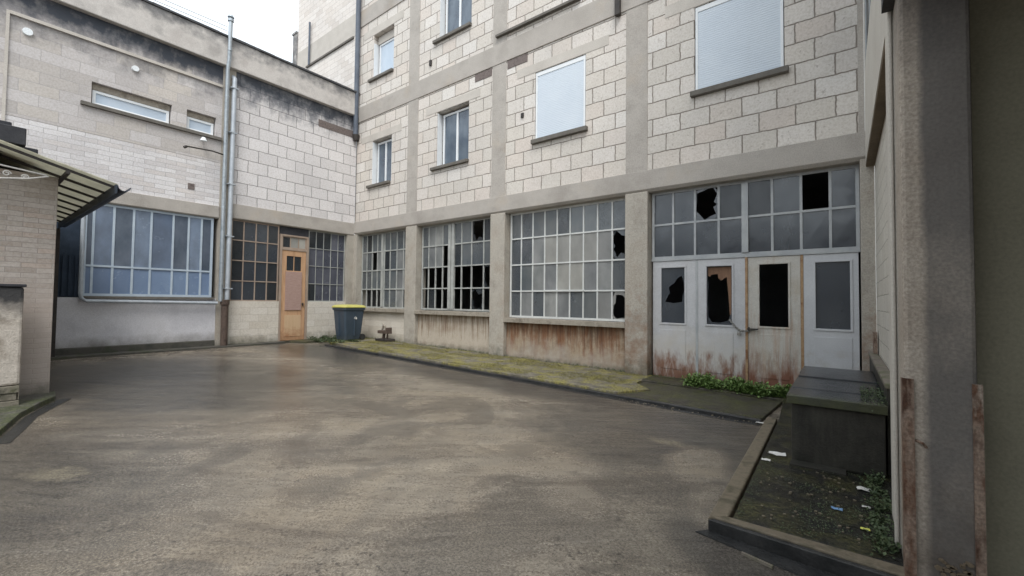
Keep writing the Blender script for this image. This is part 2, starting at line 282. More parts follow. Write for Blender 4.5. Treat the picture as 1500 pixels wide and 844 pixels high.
# ground: worn wet concrete
def ground_mat():
    m = M('wet_worn_concrete', .4, .55)
    def blob(x, y, rx, ry, rot=0, soft=.5, wob=.5, sc=1.6):
        c, s_ = math.cos(R(rot)), math.sin(R(rot))
        dx = m.math('SUBTRACT', m.sep.outputs['X'], x); dy = m.math('SUBTRACT', m.sep.outputs['Y'], y)
        u = m.math('DIVIDE', m.math('ADD', m.math('MULTIPLY', dx, c), m.math('MULTIPLY', dy, s_)), rx)
        v = m.math('DIVIDE', m.math('SUBTRACT', m.math('MULTIPLY', dy, c), m.math('MULTIPLY', dx, s_)), ry)
        d = m.math('SQRT', m.math('ADD', m.math('MULTIPLY', u, u), m.math('MULTIPLY', v, v)))
        d = m.math('ADD', d, m.math('MULTIPLY', m.math('SUBTRACT', m.noise(sc, detail=5, off=x), .5), wob*2))
        return m.rng(d, 1+soft*.5, 1-soft*.5)
    big = m.noise(.42, (1, 1, 1), 5, .6, 1, .8)
    mid = m.noise(1.1, (.55, 1.7, 1), 6, .62, 4, 1.0, rot=40)
    st_ = m.noise(1.5, (.45, 3.2, 1), 7, .72, 7, .7, rot=46)
    st2 = m.noise(2.6, (.5, 3.4, 1), 7, .75, 31, .9, rot=34)
    fine = m.noise(60, detail=7, rough=.8); peb = m.noise(120, detail=3)
    c = m.ramp(big, [(.205, .172, .134, 1), (.29, .247, .194, 1), (.232, .203, .168, 1), (.33, .288, .232, 1)], .34, .66)
    c = m.mix(m.rng(mid, .45, .62, 0, .7), c, (.135, .112, .090, 1))
    c = m.mix(m.rng(st_, .5, .68, 0, .5), c, (.38, .34, .285, 1))
    c = m.mix(m.rng(st2, .5, .68, 0, .42), c, (.13, .113, .095, 1))
    wetN = m.rng(m.noise(.8, (1, 1, 1), 5, .6, 13, 1.2), .46, .60)
    wr = m.math('MAXIMUM', blob(-1.9, 5.5, 1.6, 1.5, 0, .5), blob(-9.5, 2.4, 3.4, 2.2, 15, .8))
    wr = m.math('MAXIMUM', wr, blob(-11.0, 6.2, 3.2, .9, 0, .9))
    wr = m.math('MAXIMUM', wr, blob(-5.4, .2, 1.8, 1.0, 0, .9))
    wr = m.math('MAXIMUM', wr, blob(-5.0, 6.35, 4.5, .55, 0, .9))
    wr = m.math('MAXIMUM', wr, blob(-.2, 3.0, 1.1, .35, -18, .6))
    wet = m.math('MAXIMUM', wr, m.math('MULTIPLY', wetN, .6))
    dry = blob(-1.22, 4.75, .28, .55, 0, .5, .35, 4)
    wet = m.math('SUBTRACT', wet, m.math('MULTIPLY', dry, .8), clamp=True)
    wet = m.math('MULTIPLY', wet, m.rng(st2, .30, .56, 1, .72))
    c = m.mix(m.math('MULTIPLY', wet, .86), c, (.040, .039, .040, 1))
    c = m.mix(m.math('MULTIPLY', blob(-5.45, .62, .22, .12, 30, .9, 1.3, 9), .6), c, (.27, .24, .18, 1))
    c = m.mix(m.math('MULTIPLY', blob(-1.65, 5.15, .16, .1, 0, .9, 1.2, 9), .6), c, (.24, .21, .15, 1))
    c = m.mix(m.math('MULTIPLY', m.math('MULTIPLY', m.rng(m.noise(24, (1, 1, 1), 4, .6, 21), .60, .64), m.rng(m.noise(1.1, off=23), .50, .60)), .75), c, (.045, .04, .035, 1))
    c = m.mix(1, c, m.ramp(fine, [(.52, .50, .48, 1), (1.28, 1.27, 1.23, 1)], .41, .61), 'MULTIPLY')
    c = m.mix(m.rng(peb, .62, .70, 0, .55), c, (.30, .27, .24, 1))
    crk = m.n('ShaderNodeTexVoronoi', feature='DISTANCE_TO_EDGE'); mp_ = m.n('ShaderNodeMapping'); mp_.inputs['Scale'].default_value = (.16, .16, .16)
    m.l(m.pos, mp_.inputs[0]); mixv = m.n('ShaderNodeVectorMath', operation='ADD'); nz = m.n('ShaderNodeTexNoise'); nz.inputs['Scale'].default_value = 1.3; nz.inputs['Detail'].default_value = 6
    m.l(m.pos, nz.inputs['Vector']); sc_ = m.n('ShaderNodeVectorMath', operation='SCALE'); sc_.inputs[3].default_value = .25
    m.l(nz.outputs['Color'], sc_.inputs[0]); m.l(mp_.outputs[0], mixv.inputs[0]); m.l(sc_.outputs[0], mixv.inputs[1]); m.l(mixv.outputs[0], crk.inputs['Vector'])
    m.l(mixv.outputs[0], crk.inputs['Vector']); crk.inputs['Scale'].default_value = 1
    c = m.mix(m.rng(crk.outputs['Distance'], .0, .0035, .35, 0), c, (.05, .045, .04, 1))
    rough = m.math('SUBTRACT', m.rng(fine, .3, .7, .24, .42), m.math('MULTIPLY', wet, .27), clamp=True)
    rough = m.math('SUBTRACT', rough, m.math('MULTIPLY', m.rng(st2, .45, .65), .10), clamp=True)
    m.b.inputs['Specular IOR Level'].default_value = .62
    h = m.math('ADD', m.math('MULTIPLY', m.math('ADD', fine, m.math('MULTIPLY', peb, .35)), m.math('SUBTRACT', 1, m.math('MULTIPLY', wet, .85))), m.math('MULTIPLY', st2, 1.5))
    return m.done(c, h, rough, dist=.010)
mat_ground = ground_mat()
def moss_mat(name, moss=(.20, .19, .055, 1), moss2=(.11, .12, .04, 1), base=(.13, .12, .105, 1), lo=.40, hi=.56, rough=.75):
    m = M(name, rough, .8)
    n1 = m.noise(2.6, detail=7, rough=.7, dist=.5); n2 = m.noise(30, detail=5, rough=.7)
    c = m.mix(m.rng(n2, .4, .6), moss2, moss)
    b = m.mix(m.rng(m.noise(6, off=3), .35, .65), base, tuple(x*.45 for x in base[:3])+(1,))
    c = m.mix(m.rng(n1, lo, hi), b, c)
    c = m.mix(1, c, m.ramp(n2, [(.65, .65, .65, 1), (1.2, 1.2, 1.2, 1)], .35, .65), 'MULTIPLY')
    return m.done(c, m.math('ADD', n2, m.math('MULTIPLY', n1, 2)), dist=.02)
mat_moss = moss_mat('yellow_green_moss', (.29, .255, .09, 1), (.16, .15, .055, 1), (.23, .21, .17, 1), .44, .58)
mat_mossdk = moss_mat('dark_mossy_concrete', (.10, .10, .035, 1), (.05, .055, .025, 1), (.085, .078, .062, 1), .42, .62, .5)
mat_slabtop = moss_mat('damp_slab', (.085, .078, .032, 1), (.03, .034, .016, 1), (.03, .03, .028, 1), .46, .62, .16)
mat_kerb = plain('worn_kerb', C_((92, 84, 70), (122, 112, 96), (70, 68, 52)), 6, .55, .5, dist=.02, stains_or_shade=[dict(col=(.05, .055, .035, 1), scale=9, amp=1.4, bias=-.4, amt=.7)])
def leafmat(name, a_, b_):
    m = M(name, .55, 0); c = m.ramp(m.geo.outputs['Random Per Island'], [a_, b_], 0, 1)
    m.b.inputs['Base Color'].default_value = a_; m.l(c, m.b.inputs['Base Color']); return m.m
mat_leaf = leafmat('bright_weed_leaf', (.07, .13, .03, 1), (.20, .30, .09, 1))
mat_leafdk = leafmat('dull_weed_leaf', (.03, .055, .022, 1), (.09, .12, .055, 1))

# ---------------------------------------------------------------- helpers
MA = lambda u, v, d: (u, 8.9+d, v)          # yard face of the main building; d runs into the building
MB_ = lambda u, v, d: (-14.1-d, u, v)       # left wing
MC = lambda u, v, d: (.29+d, u, v)          # right wing
MW = lambda u, v, d: (u, d, v)
def g(x): return -.1-.018*max(-16., min(2., x))
class Mesh:
    def __init__(s): s.v = []; s.f = []; s.m = []
    def box(s, mp, u0, u1, v0, v1, d0, d1, mi=0):
        i = len(s.v)
        for u in (u0, u1):
            for v in (v0, v1):
                for d in (d0, d1): s.v.append(mp(u, v, d))
        for q in ((0, 1, 3, 2), (4, 6, 7, 5), (0, 4, 5, 1), (2, 3, 7, 6), (0, 2, 6, 4), (1, 5, 7, 3)): s.f.append([i+k for k in q]); s.m.append(mi)
        return s
    def poly(s, pts, mi=0):
        i = len(s.v); s.v += [tuple(p) for p in pts]; s.f.append(list(range(i, i+len(pts)))); s.m.append(mi); return s
    def prism(s, mp, pts, d0, d1, mi=0):
        i = len(s.v); n = len(pts)
        s.v += [mp(p[0], p[1], d0) for p in pts]+[mp(p[0], p[1], d1) for p in pts]
        s.f.append([i+k for k in range(n)]); s.m.append(mi); s.f.append([i+n+k for k in reversed(range(n))]); s.m.append(mi)
        for k in range(n): s.f.append([i+k, i+(k+1) % n, i+n+(k+1) % n, i+n+k]); s.m.append(mi)
        return s
    def wall(s, mp, u0, u1, v0, v1, holes, d0, d1):
        us = sorted({u0, u1, *[h[0] for h in holes], *[h[1] for h in holes]}); vs = sorted({v0, v1, *[h[2] for h in holes], *[h[3] for h in holes]})
        us = [u for u in us if u0 <= u <= u1]; vs = [v for v in vs if v0 <= v <= v1]
        def solid(i, j):
            if not (0 <= i < len(us)-1 and 0 <= j < len(vs)-1): return False
            cu, cv = (us[i]+us[i+1])/2, (vs[j]+vs[j+1])/2
            return not any(h[0] < cu < h[1] and h[2] < cv < h[3] for h in holes)
        for i in range(len(us)-1):
            for j in range(len(vs)-1):
                if not solid(i, j): continue
                a_, b_, c, d = us[i], us[i+1], vs[j], vs[j+1]
                s.poly([mp(a_, c, d0), mp(b_, c, d0), mp(b_, d, d0), mp(a_, d, d0)]); s.poly([mp(a_, c, d1), mp(a_, d, d1), mp(b_, d, d1), mp(b_, c, d1)])
                if not solid(i-1, j): s.poly([mp(a_, c, d0), mp(a_, d, d0), mp(a_, d, d1), mp(a_, c, d1)])
                if not solid(i+1, j): s.poly([mp(b_, c, d0), mp(b_, d, d0), mp(b_, d, d1), mp(b_, c, d1)])
                if not solid(i, j-1): s.poly([mp(a_, c, d0), mp(b_, c, d0), mp(b_, c, d1), mp(a_, c, d1)])
                if not solid(i, j+1): s.poly([mp(a_, d, d0), mp(b_, d, d0), mp(b_, d, d1), mp(a_, d, d1)])
        return s
    def tube(s, pts, r, n=12, mi=0, caps=True):
        pts = [Vector(p) for p in pts]; rr = r if isinstance(r, (list, tuple)) else [r]*len(pts)
        i0 = len(s.v); ref = None
        for k, p in enumerate(pts):
            t = (pts[min(k+1, len(pts)-1)]-pts[max(k-1, 0)]).normalized()
            if ref is None: ref = t.orthogonal().normalized()
            ref = (ref-t*ref.dot(t)).normalized(); b = t.cross(ref)
            for q in range(n):
                a_ = 2*math.pi*q/n; s.v.append(tuple(p+(ref*math.cos(a_)+b*math.sin(a_))*rr[k]))
        for k in range(len(pts)-1):
            for q in range(n):
                a_ = i0+k*n+q; b_ = i0+k*n+(q+1) % n; s.f.append([a_, b_, b_+n, a_+n]); s.m.append(mi)
        if caps:
            s.f.append([i0+q for q in reversed(range(n))]); s.m.append(mi); s.f.append([i0+(len(pts)-1)*n+q for q in range(n)]); s.m.append(mi)
        return s
    def build(s, name, mat, parent=None, bevel=0, smooth=False, recalc=True):
        me = bpy.data.meshes.new(name); me.from_pydata(s.v, [], s.f)
        mats = mat if isinstance(mat, (list, tuple)) else [mat]
        for m_ in mats: me.materials.append(m_)
        for p, k in zip(me.polygons, s.m): p.material_index = k
        bm = bmesh.new(); bm.from_mesh(me)
        if recalc:
            bmesh.ops.remove_doubles(bm, verts=bm.verts, dist=1e-5); bmesh.ops.recalc_face_normals(bm, faces=bm.faces)
        if smooth:
            for f in bm.faces: f.smooth = True
        bm.to_mesh(me); bm.free()
        if smooth:
            try: me.set_sharp_from_angle(angle=R(40))
            except Exception: pass
        o = bpy.data.objects.new(name, me); COL.objects.link(o)
        if parent:
            o.parent = parent; o.location = -parent_world(parent)
        if bevel:
            b = o.modifiers.new('bevel', 'BEVEL'); b.width = bevel; b.segments = 2; b.limit_method = 'ANGLE'; b.angle_limit = R(35)
        return o
def parent_world(o):
    v = Vector((0, 0, 0))
    while o: v += o.location; o = o.parent
    return v
def tag(o, label=None, cat=None, group=None, kind=None):
    if label: o['label'] = label
    if cat: o['category'] = cat
    if group: o['group'] = group
    if kind: o['kind'] = kind
    return o
def thing(name, loc, label, cat, group=None):
    o = bpy.data.objects.new(name, None); COL.objects.link(o); o.location = loc; o.empty_display_size = .3
    return tag(o, label, cat, group)
def one(mesh, name, mat, label, cat, group=None, **k): return tag(mesh.build(name, mat, **k), label, cat, group)
def box(mp, *a_): return Mesh().box(mp, *a_)
def even(a_, b_, n): return [a_+(b_-a_)*i/n for i in range(n+1)]

def glazing(parent, name, mp, us, vs, d, cells, mats, framemat, bar=.032, frame=.05, dep=.04, label=None, bars_skip=(), mull=(), tilt=.006):
    """steel window: one mesh of bars, one mesh of panes. cells: rows from the top, one letter per pane; '.' is gone, capital is broken"""
    f = Mesh()
    vs = sorted(vs)
    u0, u1, v0, v1 = us[0], us[-1], vs[0], vs[-1]
    f.box(mp, u0, u1, v0, v0+frame, d, d+dep); f.box(mp, u0, u1, v1-frame, v1, d, d+dep)
    f.box(mp, u0, u0+frame, v0+frame, v1-frame, d+.001, d+dep-.001); f.box(mp, u1-frame, u1, v0+frame, v1-frame, d+.001, d+dep-.001)
    for i, u in enumerate(us[1:-1], 1):
        w_ = .055 if i in mull else bar/2
        f.box(mp, u-w_, u+w_, v0+frame, v1-frame, d-(.03 if i in mull else 0)+.002, d+dep-.003)
    for j, v in enumerate(vs[1:-1], 1): f.box(mp, u0+frame, u1-frame, v-bar/2, v+bar/2, d-.004, d+dep-.006)
    fo = f.build(name, framemat, parent)
    if label: fo['label'] = label
    p = Mesh(); keys = list(mats); dm = d+dep*.5; n = len(vs)-1
    for r_, row in enumerate(cells):
        for c, ch in enumerate(row):
            if ch == '.' or c >= len(us)-1: continue
            a_, b_ = us[c]+.004, us[c+1]-.004; c0, c1 = vs[n-1-r_]+.004, vs[n-r_]-.004
            k = keys.index(ch.lower()); T = [random.uniform(-tilt, tilt) for _ in range(4)]
            if ch.islower():
                q = [(a_, c0), (b_, c0), (b_, c1), (a_, c1)]
                i = len(p.v)
                for t, (x, y) in zip(T, q): p.v.append(mp(x, y, dm+t))
                for t, (x, y) in zip(T, q): p.v.append(mp(x, y, dm+t+.004))
                for qd in ((0, 1, 2, 3), (7, 6, 5, 4), (0, 4, 5, 1), (1, 5, 6, 2), (2, 6, 7, 3), (3, 7, 4, 0)): p.f.append([i+z for z in qd]); p.m.append(k)
            else: jag(p, mp, a_, b_, c0, c1, dm, k)
    if p.f:
        po = p.build('pane', [mats[k] for k in keys], fo, recalc=False)
    return fo
def jag(p, mp, a_, b_, c0, c1, dm, k, cx=None, cy=None, rad=(.25, .48), n=14):
    cx = (a_+b_)/2+random.uniform(-.06, .06)*(b_-a_) if cx is None else cx; cy = (c0+c1)/2+random.uniform(-.1, .1)*(c1-c0) if cy is None else cy
    i = len(p.v); w_, h_ = b_-a_, c1-c0
    for q in range(n):
        t = 2*math.pi*q/n; dx, dy = math.cos(t), math.sin(t)
        m_ = min(((b_-cx)/dx if dx > 1e-6 else 9), ((a_-cx)/dx if dx < -1e-6 else 9), ((c1-cy)/dy if dy > 1e-6 else 9), ((c0-cy)/dy if dy < -1e-6 else 9))
        rr = (random.uniform(*rad) if q % 2 else random.uniform(rad[1]*.8, rad[1]))*2; p.v.append(mp(cx+dx*m_, cy+dy*m_, dm)); p.v.append(mp(cx+dx*m_*rr, cy+dy*m_*rr, dm))
    # corners of the pane keep their glass
    for q in range(n):
        o0 = i+2*q; o1 = i+2*((q+1) % n)
        p.f.append([o0, o1, o1+1, o0+1]); p.m.append(k)
from mathutils.geometry import tessellate_polygon
def holed(p, mp, a_, b_, c0, c1, dm, hole, k=0):
    outer = [(a_, c0), (b_, c0), (b_, c1), (a_, c1)]
    inner = [(a_+(b_-a_)*x, c1-(c1-c0)*y) for x, y in hole]
    allp = outer+inner; tris = tessellate_polygon([[Vector((x, y, 0)) for x, y in outer], [Vector((x, y, 0)) for x, y in inner]])
    i = len(p.v); p.v += [mp(x, y, dm) for x, y in allp]
    for t in tris: p.f.append([i+q for q in t]); p.m.append(k)
def window_pvc(parent, mp, u0, u1, v0, v1, d, glassm, split=True, mat=None, curtain=None, sillx=(.3, .05), sill=True):
    f = Mesh(); fr = .06
    f.wall(mp, u0, u1, v0, v1, [(u0+fr, (u0+u1)/2-.035, v0+fr, v1-fr), ((u0+u1)/2+.035, u1-fr, v0+fr, v1-fr)] if split else [(u0+fr, u1-fr, v0+fr, v1-fr)], d, d+.06)
    fo = f.build('window', mat or mat_pvc, parent)
    p = Mesh().box(mp, u0+fr*.8, u1-fr*.8, v0+fr*.8, v1-fr*.8, d+.028, d+.034); p.build('pane', glassm, fo)
    if sill: [Mesh().box(mp, *q, v0-.02, v1+.02, .004, d+.03).build('jamb_lining', mat_pvc, fo) for q in ((u0-.078, u0-.062), (u1+.062, u1+.078))]
    if curtain: Mesh().box(mp, u0+.05, u1-.05, v0+.05, v1-.05, d+.2, d+.21).build('curtain', curtain, fo)
    if sill: Mesh().box(mp, u0-sillx[0], u1+sillx[1], v0-.10, v0-.01, -.09, .12).build('sill', mat_sill, fo, bevel=.008)
    return fo
def shutter(parent, mp, u0, u1, v0, v1, d):
    o = Mesh().box(mp, u0+.045, u1-.045, v0, v1-.10, d, d+.03).build('roller_shutter', mat_shutter, parent)
    Mesh().box(mp, u0, u0+.045, v0, v1-.002, d-.012, d+.04).box(mp, u1-.045, u1, v0, v1-.002, d-.012, d+.04).box(mp, u0+.046, u1-.046, v1-.095, v1, d-.01, d+.045).build('guide_rail', mat_pvc, o)
    Mesh().box(mp, u0-.08, u1+.08, v0-.12, v0-.015, -.10, .12).build('sill', mat_sill, o, bevel=.008)
    return o

# ---------------------------------------------------------------- ground
gm = Mesh()
xs = [-150, -60, -30, -16, -12, -8, -4, 0, 2, 20, 60, 150]; ys = [-150, -60, -20, -5, 2, 6, 9, 20, 60, 150]
for x0, x1 in zip(xs, xs[1:]):
    for y0, y1 in zip(ys, ys[1:]): gm.poly([(x0, y0, g(x0)), (x1, y0, g(x1)), (x1, y1, g(x1)), (x0, y1, g(x0))])
tag(gm.build('ground', mat_ground), kind='structure')
def strip(pts, top0, mat, name, h=None, lo=-.1, kind='structure', bevel=.01, sub=1):
    """flat slab: polygon in plan, top at g(x)+top0, sides going down into the ground"""
    m_ = Mesh(); n = len(pts); i = len(m_.v)
    for x, y in pts: m_.v.append((x, y, (h if h is not None else g(x)+top0)))
    for x, y in pts: m_.v.append((x, y, g(x)+lo))
    m_.f.append(list(range(n))); m_.f.append(list(reversed(range(n, 2*n))))
    for k in range(n): m_.f.append([k, n+k, n+(k+1) % n, (k+1) % n])
    m_.m = [0]*len(m_.f)
    return tag(m_.build(name, mat, bevel=bevel), kind=kind)
def lerp_y(x): return 7.03+(6.82-7.03)*(x+12.7)/11.6       # kerb line of the pavement
ex = [-12.9, -11, -9, -7, -5, -3.1]
strip([(-13.5, 8.0), (-12.9, 7.35)]+[(x, lerp_y(x)+.11+random.uniform(-.015, .015)) for x in ex[1:]]+[(-2.75, 7.6), (-3.15, 8.0), (-3.2, 9.05), (-13.5, 9.05)], .075, mat_moss, 'pavement_moss')
strip([(-3.22, 9.3), (-3.14, 8.02), (-2.72, 7.58), (-3.05, lerp_y(-3.05)+.11), (-.92, lerp_y(-.9)+.11), (-.82, 8.35), (-3.1, 8.35)][1:6]+[(-3.12, 8.34)], .05, mat_mossdk, 'pavement_step')
strip([(-3.2, 8.36), (.38, 8.42), (.38, 9.2), (-3.2, 9.2)], .075, mat_mossdk, 'pavement_threshold')
kp = [(x, lerp_y(x)) for x in [-12.6, -11, -9, -7, -5, -3, -.92]]
strip([(x, y) for x, y in kp]+[(x, y+.09) for x, y in reversed(kp)], .045, mat_gutter, 'kerb', bevel=.012)
strip([(x, y-.16) for x, y in kp]+[(x, y-.005) for x, y in reversed(kp)], .005, mat_gutter, 'gutter', bevel=0)
# corner by the brown door and the foot of the left wing
strip([(-14.2, 6.5), (-13.55, 6.9), (-13.52, 9.05), (-14.2, 9.05)], .055, mat_mossdk, 'pavement_corner')
strip([(-14.2, .5), (-13.75, .5), (-13.78, 3.2), (-13.88, 6.45), (-14.2, 6.5)], .05, mat_plinth, 'kerb_foot')
# raised slab round the tank
strip([(-.66, 3.52), (.55, 3.52), (.55, 8.40), (-.80, 8.40), (-.72, 6.9)], 0, mat_slabtop, 'slab', h=-.004)
strip([(-.80, 3.40), (-.68, 3.50), (-.735, 6.9), (-.86, 6.9)], 0, mat_kerb, 'kerb_side', h=.006, bevel=.014)
strip([(-.77, 3.43), (.55, 3.37), (.55, 3.50), (-.675, 3.50)], 0, mat_kerb, 'kerb_front', h=.005, bevel=.008)
strip([(-.795, 3.385), (.55, 3.325), (.55, 3.368), (-.772, 3.428)], 0, mat_gutter, 'kerb_riser', h=-.006, bevel=.006)
strip([(-.86, 3.30), (.55, 3.06), (.55, 3.30), (-.80, 3.385)], .006, mat_gutter, 'gutter_front', bevel=0)

# ---------------------------------------------------------------- MAIN BUILDING
T = thing('factory_building', (-7, 8.9, 0), 'multi-storey factory of pale blocks in a concrete frame with broken workshop windows', 'building')
PX = [(-11.18, -10.66), (-7.60, -7.10), (-3.76, -3.26)]
ops = [(-13.10, -12.0, 5.53, 7.12), (-9.80, -8.47, 5.57, 7.28), (-6.17, -4.74, 5.62, 7.36), (-2.32, -.80, 5.74, 7.46),
       (-13.15, -12.0, 9.32, 10.92), (-9.75, -8.42, 9.50, 11.3)]
Mesh().wall(MA, -14.1, .29, 4.33, 17, ops, 0, .35).build('block_wall', mat_blockA, T)
Mesh().box(MA, -18.75, -14.101, 8.9, 17, 0, .35).build('tower_wall', mat_tower, T)
Mesh().box(MA, -18.74, -14.11, 11.35, 12.2, -.012, .1).build('render_band', mat_lightc, T)
Mesh().box(MA, -17.9, -14.4, 11.27, 11.34, -.06, .05).build('ledge', mat_sill, T)
Mesh().box(MA, -19.1, -18.751, 8.9, 13.1, -.05, .35).box(MA, -19.14, -18.76, 13.1, 13.18, -.08, .38).build('corner_upstand', mat_parapet, T)
for a_, b_ in PX:
    Mesh().box(MA, a_, b_, -.15, 3.9, -.02, .42).build('pier', mat_conc, T, bevel=.018)
    Mesh().box(MA, a_+.01, b_-.01, 4.34, 17, -.015, .05).build('pier', mat_band, T, bevel=.008)
Mesh().box(MA, .22, .40, -.15, 3.9, -.02, .42).build('pier', mat_conc, T, bevel=.01)
Mesh().box(MA, -14.1, -13.92, -.0, 3.9, -.02, .42).build('pier', mat_conc, T, bevel=.01)
Mesh().box(MA, .21, .288, 4.34, 17, -.015, .05).build('pier', mat_band, T)
# beams with a chamfered lower edge
def beam(mp, u0, u1, v0, v1, d0, d1, nm, mat, parent, ch=.06):
    m_ = Mesh(); pr = [(d0, v0+ch), (d0, v1), (d1, v1), (d1, v0), (d0+ch, v0)]
    i = len(m_.v)
    for u in (u0, u1):
        for d, v in pr: m_.v.append(mp(u, v, d))
    n = len(pr); m_.f.append(list(range(n))); m_.f.append(list(range(2*n-1, n-1, -1)))
    for k in range(n): m_.f.append([k, (k+1) % n, n+(k+1) % n, n+k])
    m_.m = [0]*len(m_.f); return m_.build(nm, mat, parent, bevel=.008)
beam(MA, -14.1, .40, 3.885, 4.345, -.028, .42, 'beam', mat_band, T)
Mesh().box(MA, -14.1, .288, 7.97, 8.52, -.028, .06).build('beam', mat_band, T, bevel=.01)
Mesh().box(MA, -14.1, .288, 11.5, 12.1, -.028, .06).build('beam', mat_band, T, bevel=.01)
for a_, b_, z in ((-7.44, -4.88, 8.70),):
    Mesh().box(MA, a_, b_, z, z+.06, -.10, .05).build('ledge', mat_sill, T)
for a_, b_, c0, c1 in ((-13.75, -11.5, 7.13, 7.36), (-10.3, -8.05, 7.29, 7.52), (-6.75, -4.16, 7.37, 7.60), (-2.9, -.2, 7.47, 7.72), (-13.75, -11.5, 10.93, 11.2)):
    Mesh().box(MA, a_, b_, c0, c1, -.008, .06).build('lintel', mat_lightc, T)
for a_, b_, c0, c1 in ((-8.25, -7.62, 7.74, 7.96), (-7.08, -6.42, 7.74, 7.96)):
    Mesh().box(MA, a_, b_, c0, c1, -.012, .05).build('vent_grille', mat_vent, T, bevel=.006)
Mesh().box(MA, -3.98, -3.86, 7.9, 8.6, -.12, -.029).build('bracket', mat_iron, T, bevel=.01)
Mesh().box(MA, -10.16, -10.08, 8.83, 9.0, -.05, .02).build('bracket', mat_iron, T)
Mesh().box(MA, -6.60, -6.52, 6.3, 6.42, -.03, .02).build('bracket', mat_iron, T)
window_pvc(T, MA, -13.02, -12.08, 5.56, 7.06, .16, G_win, curtain=None)
window_pvc(T, MA, -9.70, -8.50, 5.60, 7.22, .17, G_win)
shutter(T, MA, -6.155, -4.755, 5.635, 7.345, .02)
shutter(T, MA, -2.305, -.815, 5.755, 7.445, .02)
window_pvc(T, MA, -13.06, -12.04, 9.36, 10.62, .18, G_band, split=False, curtain=mat_lightc)
Mesh().box(MA, -13.1, -12.02, 10.63, 10.9, .15, .25).build('blind_or_shade_box', mat_lightc, T)
window_pvc(T, MA, -9.68, -8.46, 9.54, 11.28, .18, G_win)
# ground floor infill under the windows
Mesh().box(MA, -13.92, -11.18, -.1, 1.14, .10, .3).build('window_wall', mat_white_lowA, T)
Mesh().box(MA, -10.66, -7.60, -.1, 1.12, .12, .3).build('window_wall', mat_rustwall1, T)
Mesh().box(MA, -7.10, -3.76, -.15, 1.00, .12, .3).build('window_wall', mat_rustwall, T)
for a_, b_, z in ((-13.92, -11.18, 1.14), (-10.66, -7.60, 1.12), (-7.10, -3.76, 1.00)):
    m_ = Mesh(); n = 14
    for i in range(n):   # slightly crumbled ledge, in one mesh
        u0, u1 = a_+(b_-a_)*i/n, a_+(b_-a_)*(i+1)/n
        m_.box(MA, u0, u1+.0005*i, z, z+.115+random.uniform(-.006, .006), -.03+random.uniform(-.012, .008), .32)
    m_.build('ledge', mat_ledge, T, bevel=.006)
mats4 = {'g': G_grey, 'l': G_lite, 'b': G_beige, 'd': G_dark}
lv = even(1.255, 3.885, 4)
# bay by the corner
glazing(T, 'workshop_window', MA, even(-13.90, -12.66, 4)+[-12.56]+even(-12.45, -11.20, 4)[0:0]+[-12.25, -11.89, -11.54, -11.19], lv, .2,
        ['gdgglgggg', 'lg.lldgll', 'gggggggll', '....dggld'], mats4, mat_barlow, bar=.04, mull=(4,), label='narrow-paned steel window with a column of missing panes')
glazing(T, 'workshop_window', MA, even(-10.62, -9.36, 4)+[-9.22]+[-8.88, -8.48, -8.02, -7.62], lv, .2,
        ['gllggggDd', 'gll..dggg', '........D', '.d.....D.'], mats4, mat_barlow, bar=.036, mull=(4, 5), label='steel window with its two lower rows of panes broken out')
glazing(T, 'workshop_window', MA, even(-7.07, -3.79, 9), even(1.125, 3.885, 4), .2,
        ['ggggggggg', 'gglbbbbbG', 'ggllbbllg', 'glgllggbB'], mats4, mat_bar, bar=.034, label='wide steel window with papered and whitened panes')
Mesh().box(MA, -6.0, -4.85, 1.80, 1.84, .17, .24).build('window_bar', mat_bar, T)
Mesh().box(MA, -7.0, -4.9, 1.14, 3.0, .42, .44).build('curtain', mat_curtain, T)
Mesh().box(MA, -6.2, -4.8, 1.14, 1.78, .36, .38).build('curtain', mat_debris, T)
